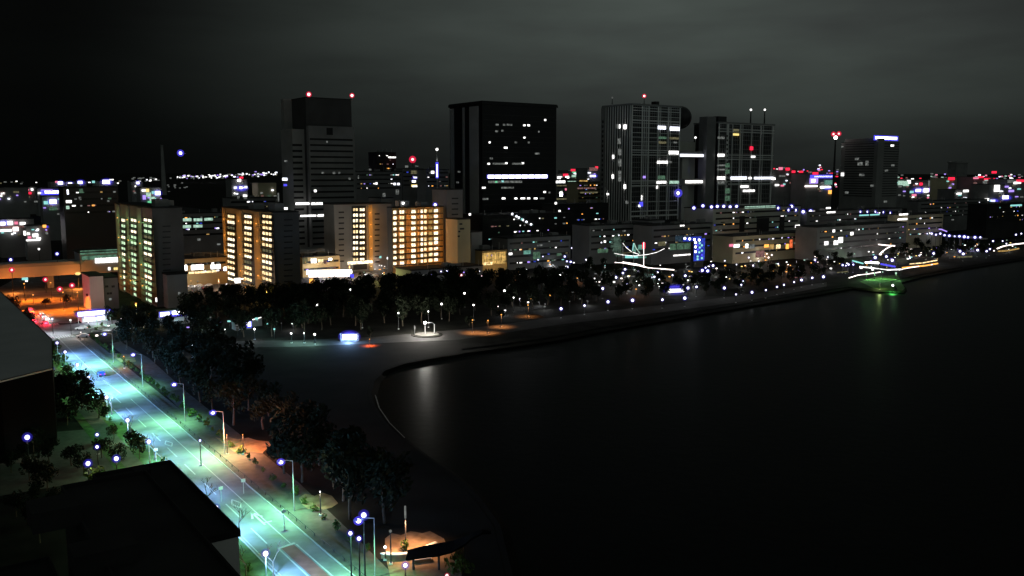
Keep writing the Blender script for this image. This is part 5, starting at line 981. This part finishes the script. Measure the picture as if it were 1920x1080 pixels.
garden([(900, 595), (960, 572), (1100, 560), (1110, 578), (990, 596)], 16, 'under the trees behind the curved seawall', (3, 5, 1, 1, 1, 1, 0, 0))
garden([(345, 640), (370, 600), (520, 600), (640, 622), (600, 640)], 18, 'in the grove at the head of the beach', (3, 5, 0, 0, 4, 2, 1, 0))
garden([(335, 545), (350, 508), (425, 505), (540, 530), (420, 550)], 22, 'around the car park by the ochre apartments', (5, 3, 5, 3, 0, 0, 1, 1))
garden([(570, 532), (580, 505), (700, 505), (830, 512), (720, 530)], 30, 'in the market yard', (6, 3, 5, 4, 0, 1, 2, 2))
garden([(150, 635), (150, 610), (220, 600), (260, 615), (210, 640)], 16, 'on the forecourt by the glowing kiosk', (3, 3, 2, 0, 4, 3, 2, 0), (.6, 2.5), (.12, .3))
# ================================================================== CARS
def make_car(name, label, paint, loc, rz, lights='tail', group=None):
    o = thing(name, label, 'car', loc, rz, group)                        # nose along local +y
    mb = MB()
    prof = [(-2.2, .35), (2.2, .35), (2.2, .78), (1.2, .95), (.55, 1.42), (-1.1, 1.45), (-1.9, .98), (-2.2, .9)]
    b = len(mb.v); n = len(prof)
    for x in (-.85, .85): mb.v += [(x * (.86 if z > 1.2 else 1), y, z) for (y, z) in prof]
    mb.f += [tuple(range(n - 1, -1, -1)), tuple(range(n, 2 * n))] + [(i, (i + 1) % n, n + (i + 1) % n, n + i) for i in range(n)]
    mb.obj('body', paint, o)
    MB().box(-.78, .78, -1.0, .5, 1.0, 1.36).obj('windows', M['glass'], o)
    for x in (-.8, .8):
        for y in (-1.35, 1.35): MB().tube([(x - .1, y, .32), (x + .1, y, .32)], .32, 12).obj('wheel', M['tyre'], o)
    for x in (-.6, .6):
        MB().box(x - .22, x + .22, -2.28, -2.15, .7, .88).obj('tail_light', M['rl'], o); MB().box(x - .2, x + .2, 2.15, 2.28, .6, .76).obj('headlight', M['wl'] if lights == 'head' else M['steel'], o)
    if lights == 'tail': lamp_light(o, (0, -3.0, .9), 2200, (1, .02, .05), .2)
    if lights == 'head': lamp_light(o, (0, 3.2, .9), 700, (1, .95, .9), .2)
    return o
def car(s, t, label, paint, lights, rev=False, group=None, cross=False):
    P = ST(s, t, .01); return make_car('car', label, M[paint], P, PSI + (math.pi if rev else 0) + (math.pi / 2 if cross else 0), lights, group)
P = at(190, 704); make_car('parked_car', 'dark blue car standing alone on the blue lit carriageway', M['carb'], (P.x, P.y, .01), PSI, 'off')
G = 'cars queuing at the junction'
car(412, 47.2, 'car with red tail lights stopped first at the far crossing', 'carw', 'tail', group=G); car(419, 47.4, 'car with red tail lights second in the queue past the crossing', 'carg', 'tail', group=G); car(427, 47.3, 'car with red tail lights last in the left queue', 'carg', 'tail', group=G)
car(414, 52.4, 'white car with headlights facing the viewer at the far crossing', 'carw', 'head', True, G); car(423, 52.3, 'car with headlights behind the first oncoming car', 'carg', 'head', True, G); car(432, 52.6, 'last oncoming car with headlights below the street trees', 'carg', 'head', True, G)
for k, (s_, t_, lb) in enumerate([(440, 46.8, 'car with red tail lights under the viaduct, left lane'), (448, 50.2, 'car with red tail lights under the viaduct, middle lane'), (404, 50.4, 'car with red tail lights waiting nearest the crossing in the middle lane'), (436, 49.6, 'car with red tail lights between the street trees')]): car(s_, t_, lb, 'carg', 'tail', group=G)
P = at(153, 618); make_car('parked_car', 'pale car turning beside the kiosk forecourt', M['carw'], (P.x, P.y, .02), PSI + 1.2, 'off')
P = at(155, 633); make_car('parked_car', 'white car parked at the street corner below the kiosk', M['carw'], (P.x, P.y, .02), PSI + 1.4, 'off')
cp = [(357, 519), (371, 520), (384, 516), (400, 514), (357, 532), (352, 540), (381, 534), (391, 529), (373, 530)]
for k, (px, py) in enumerate(cp):
    P = at(px, py + 8); make_car('parked_car', 'parked car glinting in the car park by the ochre apartments, %s of its rows' % ORD[k], M[random.choice(['carw', 'carg', 'carw'])], (P.x, P.y, .05), PSI + random.choice((0, 1.57)), 'head' if k % 2 == 0 else 'off', 'cars in the car park')
mp_ = [(585, 500), (600, 501), (613, 503), (627, 504), (640, 506), (655, 506), (690, 510), (702, 513)]
for k, (px, py) in enumerate(mp_):
    P = at(px, py + 6); make_car('parked_car', 'car in the line beside the market yard, %s from the left' % ORD[k], M[random.choice(['carw', 'carg'])], (P.x, P.y, .05), PSI + 1.9, 'head' if k in (3, 5, 6, 7) else 'off', 'cars by the market yard')

# ================================================================== SMALL BUILT THINGS
def local(name, label, cat, px, py, z=0.0, rz=PSI, group=None):
    P = at(px, py, z); return thing(name, label, cat, (P.x, P.y, z), rz, group)
# glowing kiosk / shop with a long fascia
K = local('kiosk', 'small shop with a blazing white fascia and blue glow at the junction', 'shop', 176, 603)
MB().box(-4.5, 5, 0, 7, 0, 3.6).obj('wall', M['white'], K); MB().box(-6.3, 6.5, -1.2, 8, 3.603, 4.0).obj('roof', M['dsteel'], K)
MB().box(-6.0, 4.2, -1.5, -1.2, 2.9, 4.6).obj('fascia_sign', M['wl'], K); MB().box(-6.4, 6.4, -1.18, -1.0, 2.7, 4.8).obj('blue_glow_edge', M['bl'], K); MB().box(4.8, 6.2, -1.5, -1.2, 3.1, 4.2).obj('end_sign', M['wl'], K)  # blue box behind the fascia imitates its bloom
MB().box(-3.6, .6, -.15, .05, .4, 2.8).obj('shop_window', M['pkw'], K); MB().box(1.2, 4.2, -.15, .05, .4, 2.8).obj('shop_window', M['bwin'], K); lamp_light(K, (0, -4, 3.4), 2600, (.75, .8, 1), .5)
for x in (-6, 6.2): MB().tube([(x, -1.0, 0), (x, -1.0, 3.6)], .12).obj('post', M['steel'], K)
# stalls / bikes in front as low planters with flowers
for k, (px, py, c, lb) in enumerate([(168, 618, 'leaf2', 'teal planter box left of the kiosk window'), (181, 622, 'leaf3', 'pink flowered planter box below the kiosk'), (190, 614, 'leaf2', 'green planter box at the right of the kiosk')]):
    o = local('planter', lb, 'planter', px, py); MB().box(-1.6, 1.6, -.6, .6, 0, .6).obj('box', M['conc'], o); link('foliage', BUSH[k][1], o, (0, 0, .4))
# second lit pavilion among the trees (330,580)
K2 = local('pavilion', 'glass pavilion glowing blue white among the dark trees left of the grove', 'pavilion', 326, 598)
MB().box(-6, 6, 0, 5, 0, .3).obj('floor', M['conc'], K2); MB().box(-6.4, 6.4, -.4, 5.4, 3.6, 4.0).obj('roof', M['dsteel'], K2)
MB().box(-5.4, -1.6, .2, .4, 1.4, 3.2).obj('lit_pane', M['bwin'], K2); MB().box(-.4, 5.2, .2, .4, 1.8, 3.3).obj('lit_pane', M['wl'], K2); MB().box(-5.9, 5.9, .5, .6, 1.0, 3.55).obj('back_glow_pane', M['bl'], K2)  # blue pane imitates bloom behind the lit panes
for x in (-5.9, -1, 5.9): MB().tube([(x, 0, 0), (x, 0, 3.6)], .1).obj('post', M['steel'], K2)
lamp_light(K2, (0, -2.5, 2.5), 900, (.55, .9, .95), .4)
K3 = local('pavilion', 'small dark pavilion with a violet lit window in the grove', 'pavilion', 455, 618)
MB().box(-3, 3.6, 0, 4, 0, 3.2).obj('wall', M['concd'], K3); MB().box(-3.4, 4, -.4, 4.4, 3.203, 3.6).obj('roof', M['roof'], K3); MB().box(1.6, 3.4, -.15, .05, 1.0, 2.9).obj('lit_window', M['bwin'], K3); MB().box(1.2, 3.7, -.1, .04, .5, 3.1).obj('window_glow', M['bl'], K3); MB().box(-2.6, -.6, -.15, .05, .6, 2.6).obj('lit_window', M['dim'], K3)  # blue surround imitates bloom around the window
VL = local('awning_light', 'curved white strip light on a dark kiosk awning in the grove', 'kiosk', 478, 612); MB().box(-3, 3, 0, 3, 0, 2.8).obj('wall', M['concd'], VL); MB().tube([(-2.6, -.2, 2.7), (0, -.35, 3.0), (2.6, -.3, 3.5)], .2).obj('strip_light', M['win'], VL)
def halo(parent, c, rx, ry, rz, a='bh', b='bo'):  # nested shells added to imitate bloom around a bright thing
    g_ = None
    for k, m in ((.74, a), (.95, b)):
        mb = MB().ball((0, 0, 0), 1, 20, 12); mb.v = [(c[0] + x * rx * k, c[1] + y * ry * k, c[2] + z * rz * k) for x, y, z in mb.v]
        o = mb.obj('inner_glow' if g_ is None else 'outer_glow', M[m], g_ or parent, smooth=True); g_ = g_ or o
# bright booth on the promenade
K4 = local('booth', 'brilliant white drinks booth with a blue halo on the promenade', 'booth', 655, 640, 0, .05)
halo(K4, (0, .6, 1.6), 4.4, 2.2, 2.6); MB().box(-2.9, 2.9, 0, 1.4, 0, .8).obj('counter', M['hull'], K4); MB().box(-2.5, 2.7, -.1, 1.2, .803, 2.5).obj('lit_front', M['wl'], K4); MB().box(-3.4, 3.3, .3, 1.5, 2.503, 2.8).obj('canopy', M['hull'], K4); MB().box(-3.3, -2.92, .2, 1.4, 0, 2.5).obj('side_panel', M['hull'], K4); MB().box(2.92, 3.3, .2, 1.4, 0, 2.5).obj('side_panel', M['hull'], K4)
lamp_light(K4, (0, -2.4, 1.6), 9000, (.3, .55, 1), .4)
halo(K, (0, -1.4, 3.7), 8, 1.6, 2.2)
# white lit arch at the water steps
AR = local('arch', 'white floodlit arch frame on round steps by the beach', 'arch', 803, 628, 0, 0)
MB().tube([(-1.2, 0, .4), (-1.2, 0, 4.2), (-.4, 0, 4.8), (1.6, 0, 4.8), (2.4, 0, 4.2), (2.4, 0, .4)], .22).obj('frame', M['concd'], AR); MB().ball((-1.2, 0, 4.7), .5).obj('lamp', M['wlS'], AR)
MB().tube([(-.5, 0, 0), (-.5, 0, .2)], 6.0, 20).obj('step', M['sand'], AR); MB().tube([(-.5, 0, .203), (-.5, 0, .4)], 4.6, 20).obj('step', M['pave'], AR); lamp_light(AR, (.3, -1.6, 4.3), 7000, (1, .95, .85), .5, 128); MB().tube([(-5.5, 2, 0), (-5.5, 2, 3.2)], .2).obj('side_post', M['dsteel'], AR)
# blue lit boat-shaped kiosk near the water
BT = local('tour_boat', 'moored boat with bright white deck lights and blue glow near the seawall', 'boat', 1266, 553, 0, .2)
hull = [(-6.5, 0), (-5.5, -1.5), (4, -1.7), (7, 0), (4, 1.7), (-5.5, 1.5)]
MB().prism(hull, 0, 1.3).obj('hull', M['hull'], BT); halo(BT, (0, 0, 2.4), 7, 3, 3.2); MB().box(-4.8, 4.6, -1.1, 1.2, 1.303, 3.4).obj('cabin', M['hull'], BT); MB().box(-2.6, 4.4, -1.35, -1.15, 1.6, 3.2).obj('cabin_windows', M['wl'], BT); MB().ball((-3.6, -1.4, 2.4), 1.0).obj('deck_lamp', M['wl'], BT); MB().box(-5, 5, -1.4, 1.4, 3.403, 3.8).obj('roof', M['hull'], BT)
# market lights
TN = local('market_tent', 'long white glowing market tent in front of the ochre apartments', 'tent', 617, 522, 0, PSI - .5)
MB().prism([(-13, 0), (13, 0), (13, 6), (-13, 6)], 0, .3).obj('floor', M['pave'], TN)
mb = MB(); b = len(mb.v); mb.v += [(-13, 0, 2.6), (13, 0, 2.6), (13, 6, 2.6), (-13, 6, 2.6), (-13, 3, 4.6), (13, 3, 4.6)]; mb.f += [(0, 1, 5, 4), (2, 3, 4, 5), (0, 4, 3), (1, 2, 5)]
mb.obj('canopy', M['wl'], TN); MB().box(-12, 12, 2.8, 3.2, .5, 2.4).obj('lit_counter', M['pkw'], TN)
for x in (-13, -6.5, 0, 6.5, 13): MB().tube([(x, .1, 0), (x, .1, 2.6)], .1).obj('post', M['steel'], TN)
lamp_light(TN, (0, -4, 3), 5000, (1, .9, .8), .5)
for k, (px, py, c, s, lb) in enumerate([(438, 519, 'wl', 3.0, 'tall white lit shop sign by the car park edge'), (430, 508, 'wl', 1.2, 'small white lit sign above the car park edge'), (446, 530, 'win', 1.6, 'low white lit panel at the foot of the ochre apartments'), (585, 530, 'ol', 1.4, 'orange lit stall at the left of the market tent'), (597, 515, 'pkw', 1.2, 'pink lit stall behind the market tent'), (660, 520, 'bl', 1.2, 'blue lit stall at the right of the market tent')]):
    o = local('lit_sign', lb, 'sign', px, py + 4); MB().tube([(0, .1, 0), (0, .1, 1)], .12).obj('post', M['steel'], o); MB().box(-s, s, -.15, .15, 1.0, 1.0 + s * 1.7).obj('sign_panel', M[c], o); MB().box(-s - .15, s + .15, .16, .3, .85, 1.15 + s * 1.7).obj('sign_frame_or_glow', M['steel'], o); lamp_light(o, (0, -1.5, 2), 500, (1, .8, .6), .3)
for (px, py, p, c) in [(655, 500, 2600, (1, .5, .15)), (720, 512, 2600, (.9, .9, .2)), (790, 510, 2600, (1, .5, .12)), (410, 525, 2600, (1, .6, .4)), (380, 512, 2600, (1, .65, .5)), (850, 520, 450, (1, .6, .2)), (460, 540, 2200, (1, .6, .15)), (500, 545, 2200, (1, .6, .15)), (255, 570, 1500, (1, .7, .15)), (280, 590, 1500, (1, .75, .2))]:
    P = at(px, py, 5); o = thing('yard_lamp', 'warm yard lamp on a short pole near pixel free ground', 'lamp', (P.x, P.y, 0)); MB().tube([(0, 0, 0), (0, 0, 5)], .12).obj('pole', M['steel'], o); MB().ball((0, 0, 5.2), .35, 8, 6).obj('bulb', M['ol'], o); lamp_light(o, (0, -.6, 4.6), p, c, .3)
    o['label'] = {655: 'warm yard lamp below the narrow lit apartment block', 720: 'yellow green yard lamp beside the narrow lit block', 790: 'warm yard lamp at the foot of the broad orange block', 410: 'warm yard lamp at the right of the car park', 380: 'warm yard lamp behind the parked cars', 850: 'warm yard lamp on the low wall before the beige block', 460: 'warm yard lamp at the left foot of the ochre block', 500: 'warm yard lamp at the right foot of the ochre block', 255: 'amber yard lamp at the left foot of the green lit block', 280: 'amber yard lamp at the right foot of the green lit block'}[px]
# rigging of lights on the arcade terrace
def polyl(name, pts, r, m, parent=None, z=None, Y=None, root=None):
    V = [aty(px, py, Y) - root for (px, py) in pts]; return MB().tube(V, r, 6).obj(name, M[m], parent)
RY = 560
rt = Vector((xat(1200, RY, 10), RY, 0))
RG = thing('lit_rigging', 'ship like masts and sagging strings of white lights on the arcade terrace', 'light display', rt)
polyl('light_string', [(1152, 475), (1168, 478), (1190, 480), (1215, 477), (1232, 473), (1246, 466)], .15, 'win', RG, Y=RY, root=rt); polyl('light_string', [(1168, 456), (1174, 464), (1184, 472), (1198, 477)], .17, 'win', RG, Y=RY, root=rt)
polyl('light_string', [(1189, 456), (1193, 466), (1200, 475)], .28, 'gwin', RG, Y=RY, root=rt); polyl('light_string', [(1188, 456), (1186, 470)], .28, 'cl', RG, Y=RY, root=rt); polyl('light_string', [(1168, 475), (1190, 472)], .25, 'dimy', RG, Y=RY, root=rt)
polyl('mast', [(1188, 500), (1188, 455)], .25, 'steel', RG, Y=RY + .5, root=rt); polyl('mast', [(1207, 500), (1207, 454)], .16, 'pkw', RG, Y=RY + .5, root=rt); polyl('mast', [(1168, 500), (1168, 455)], .22, 'steel', RG, Y=RY + .5, root=rt)
for (x0, x1, y0, y1, m, nm) in [(1204, 1210, 455, 466, 'rl', 'red_flag'), (1172, 1196, 479, 484, 'cl', 'lit_deck'), (1186, 1192, 460, 474, 'tealw', 'lit_sail'), (1196, 1206, 459, 468, 'tealw', 'lit_sail'), (1196, 1212, 481, 484, 'tealw', 'lit_deck')]:
    a, c = aty(x0, y1, RY + 1) - rt, aty(x1, y0, RY + 1) - rt; MB().box(a.x, c.x, .8, 1.1, a.z, c.z).obj(nm, M[m], RG)
def railline(name, label, pts, z, r, m, cat='handrail', post=True, off=1.0):
    V = [at(px, py, z) for (px, py) in pts]; o = thing(name, label, cat, (V[0].x, V[0].y, 0)); rt_ = Vector((V[0].x, V[0].y, 0))
    MB().tube([v - rt_ for v in V], r * .72, 6).obj('light_strip', M[m], o); 
    for v in V: 
        q = v - rt_; MB().tube([(q.x, q.y + .3, 0), (q.x, q.y + .3, z - r)], .12).obj('post', M['dsteel'], o)
    return o
railline('light_rail', 'pinkish white light strip sloping below the masts of lights', [(1153, 492), (1170, 493), (1185, 496), (1200, 498), (1215, 502), (1240, 504), (1264, 506)], 6, .38, 'pkw'); railline('light_rail', 'thick glowing middle length of the pink light strip', [(1168, 492), (1180, 494), (1194, 496), (1208, 500)], 6.6, .7, 'pkw')
railline('light_rail', 'bright upper run of the zigzag handrail on the right shore', [(1606, 455), (1625, 456), (1645, 458), (1662, 460), (1678, 461)], 8, .55, 'pkw'); railline('light_rail', 'lower leg of the zigzag handrail on the right shore', [(1670, 462), (1662, 466), (1654, 472), (1649, 477)], 7, .5, 'pkw')
railline('light_rail', 'left run of the beaded pier handrail by the green lawn', [(1592, 521), (1608, 516), (1625, 514), (1651, 510)], 3, .35, 'pkw'); railline('light_rail', 'right run of the beaded pier handrail past the green lawn', [(1686, 506), (1705, 502), (1725, 499), (1748, 496)], 3, .35, 'pkw')
railline('light_rail', 'warm strip of light behind the right pier handrail', [(1692, 502), (1715, 500), (1735, 498), (1758, 494)], 3, .6, 'ol'); railline('light_rail', 'second warm strip of light under the dark trees of the point', [(1706, 495), (1730, 493), (1757, 488)], 3, .5, 'apt')
railline('light_rail', 'curved beaded light line on the far right point', [(1870, 466), (1880, 462), (1895, 459), (1920, 456)], 5, .6, 'pkw'); railline('light_rail', 'blue white canopy line over the lamp lined bridge', [(1725, 432), (1745, 429), (1765, 430), (1775, 434)], 14, .7, 'pl')
railline('light_rail', 'white strip light low on the lamp lined bridge', [(1703, 442), (1726, 440)], 9, .5, 'pkw'); railline('light_rail', 'white landing edge light beside the colourful landing', [(1612, 500), (1640, 503), (1665, 506), (1690, 505)], 4, .5, 'win')
railline('light_rail', 'broad white top light of the colourful landing', [(1622, 492), (1648, 493)], 5, .8, 'wl'); railline('light_rail', 'blue light bar at the left of the colourful landing', [(1599, 489), (1618, 494)], 5, .7, 'cl'); railline('light_rail', 'violet light bar at the right of the colourful landing', [(1652, 495), (1678, 500)], 5, .8, 'bl')
railline('light_rail', 'yellow glow strip on the ground left of the landing', [(1570, 511), (1590, 509)], 2, .5, 'dimy'); railline('light_rail', 'yellow lit kerb under the curved beaded light line', [(1872, 471), (1890, 470), (1910, 466)], 2, .8, 'apty'); railline('light_rail', 'yellow lit kerb on the point left of the curved line', [(1795, 482), (1822, 481)], 2, .8, 'dimy')
railline('light_rail', 'pale edge light on the seawall below the restaurants', [(1480, 521), (1505, 520)], 2, .35, 'pkd'); railline('light_rail', 'yellowish step light below the restaurants', [(1422, 522), (1445, 521)], 2, .5, 'dimy'); railline('light_rail', 'pale path edge light left of the boat', [(1142, 521), (1170, 518), (1190, 518)], 2, .35, 'dim')
MB().box(-17, 17, .5, 5, -9, -.2).obj('terrace', M['wood'], RG); MB().box(-17.3, 17.3, .2, 5.3, -.197, .1).obj('terrace_deck', M['concd'], RG)
for x in range(-16, 17, 4): MB().tube([(x, .35, .1), (x, .35, 1.2)], .06).obj('rail_post', M['steel'], RG)
# blue light column and lit Christmas-like tree
BC = Bld('light_column', 'blue light column of round lamps on the corner of the seaside mall', 1302, 575, 1300, 1320, 440, M['dsteel'], 'light display', dep=3, roof=None, body='frame')
for (x, y, m) in [(1284, 447, 'wl'), (1293, 448, 'wl'), (1302, 449, 'wl'), (1311, 450, 'wl'), (1304, 455, 'wl'), (1312, 456, 'cl'), (1304, 463, 'wl'), (1312, 464, 'cl'), (1304, 472, 'wl'), (1311, 473, 'cl'), (1316, 460, 'cl'), (1308, 481, 'cl'), (1316, 470, 'cl'), (1308, 486, 'cl'), (1316, 484, 'cl'), (1316, 478, 'bl'), (1308, 460, 'bl'), (1308, 468, 'bl')]:
    u, z = BC.hit(x, y, 'R', .6); MB().ball((u, -.6, z), .75, 8, 6).obj('lamp', M[m], BC.root)
BC.lit(1298, 448, 34, 8, M['bl2'], 'R', 'blue_panel', .2); BC.lit(1311, 468, 20, 42, M['bl2'], 'R', 'blue_panel', .25)
P = aty(1157, 476, 570); P.z = 5.5; LT = thing('lit_tree', 'tree wrapped in pale green lights left of the masts of lights', 'tree', (P.x, P.y, 0), 0, None, 2.2)
link('trunk', PINE[0][0], LT); M['lleaf'] = emit('lit_foliage', (.3, .5, .38), .17, False, .8); link('crown', crown_mesh(7, 2.6, 7.5, 2.0, 500, .45, M['lleaf'], 10), LT)
# beach plaza furniture
PB = local('seating_planter', 'pale curved seat wall with pink side on the beach plaza', 'bench', 762, 1040, .035, .25)
mb = MB(); arc = [(math.cos(a) * 4.2, math.sin(a) * 1.6 - .2) for a in [math.pi * (1.05 + .9 * k / 8) for k in range(9)]]
mb.prism(arc + [(x * .75, y * .7 + .1) for (x, y) in reversed(arc)], 0, .8); mb.obj('seat_wall', M['plaza'], PB)
mb = MB(); mb.prism([(x * 1.03, y * 1.03) for (x, y) in arc] + [(x * .72, y * .66 + .1) for (x, y) in reversed(arc)], .803, .95); mb.obj('seat_top', M['white'], PB)
MB().prism([(2.6, 0), (5.5, 1.9), (5.1, 2.4), (2.3, .6)], 0, .75).obj('side_bench', M['white'], PB)
PB2 = local('seat_block', 'small pale bench block right of the curved seat wall', 'bench', 792, 1052, .035, .3); MB().box(-1.3, 1.3, -.5, .5, 0, .5).obj('block', M['plaza'], PB2); MB().box(-1.4, 1.4, -.6, .6, .503, .62).obj('top', M['white'], PB2)
PL = local('log_bench', 'slim dark log bench lying on the beach plaza', 'bench', 816, 1035, .035, -.55); MB().tube([(-1.6, 0, .4), (1.6, 0, .4)], .22, 8).obj('seat', M['wood'], PL)
for x in (-1.1, 1.1): MB().box(x - .12, x + .12, -.2, .2, 0, .3).obj('leg', M['wood'], PL)
# dark whale-tail shaped canopy: a long roof rising into two flukes
CN = local('curved_canopy', 'black curved shelter roof with an upswept horn beside the beach plaza', 'shelter', 835, 1068, .035, 0)
mb = MB(); sec = [(-6, 2.2, 1.6), (-3.5, 2.7, 2.0), (-1, 3.1, 2.2), (1.2, 3.6, 2.0), (3.0, 4.4, 1.5), (4.4, 5.4, 1.0), (5.8, 6.0, .6), (7.2, 5.9, .2)]
for (x, z, w) in sec: mb.v += [(x, -w, z), (x, w, z), (x, w, z + .35), (x, -w, z + .35)]
for i in range(len(sec) - 1):
    q = 4 * i
    for k in range(4): mb.f.append((q + k, q + (k + 1) % 4, q + 4 + (k + 1) % 4, q + 4 + k))
mb.f += [(3, 2, 1, 0), tuple(4 * (len(sec) - 1) + k for k in range(4))]
mb.obj('canopy', M['tar'], CN)
for (x, z) in ((-5, 2.4), (-1, 3.1), (3, 4.3)): MB().tube([(x, 0, 0), (x, 0, z)], .2).obj('post', M['dsteel'], CN)
lamp_light(LB[4].root, (8, -8, 5), 1500, (1, .6, .2), .4)
# low rail between street and park
RL = thing('guard_rail', 'long low guard rail along the right edge of the street', 'guard rail', ST(110, 56.0, .1), PSI)
mb = MB().box(-.05, .05, 0, 255, .55, .65); mb.obj('rail', M['dsteel'], RL)
for k in range(64): MB().box(-.06, .06, k * 4, k * 4 + .12, 0, .55).obj('post', M['dsteel'], RL)
# park fence posts / small signs beside the street
for k, (px, py, lb) in enumerate([(415, 940, 'plain sign post on the footway below the tall lamp'), (457, 925, 'short pale sign post beside the park path'), (533, 985, 'dark no entry post with a cross arm by the path'), (293, 865, 'slim dark post at the left kerb near the black roof')]):
    o = local('sign_post', lb, 'post', px, py, .1); MB().tube([(0, 0, 0), (0, 0, 3)], .07).obj('pole', M['steel'], o); MB().box(-.4, .4, -.06, .06, 2.3, 2.9).obj('plate', M['white'], o)
# distant aircraft with its landing light
P = aty(339, 287, 3600)
AC = thing('aircraft', 'approaching aircraft seen as a single blue white light in the black sky', 'aircraft', P)
MB().tube([(0, 0, 0), (0, 4, .2), (0, 26, .5), (0, 34, 2)], [.4, 1.9, 1.9, .4], 8).obj('fuselage', M['carg'], AC)
MB().prism([(-16, 18), (0, 10), (16, 18), (16, 20), (0, 16), (-16, 20)], -.6, -.2).obj('wing', M['carg'], AC); MB().prism([(-.2, 29), (.2, 29), (.2, 33), (-.2, 33)], 1.5, 7).obj('tail_fin', M['carg'], AC)
MB().ball((0, -3, 0), 6.0, 10, 8).obj('landing_light', M['wl'], AC); MB().ball((0, -3, 0), 13.5, 12, 8).obj('landing_glow', M['bh'], AC)  # big blue ball imitates the bloom of the landing light
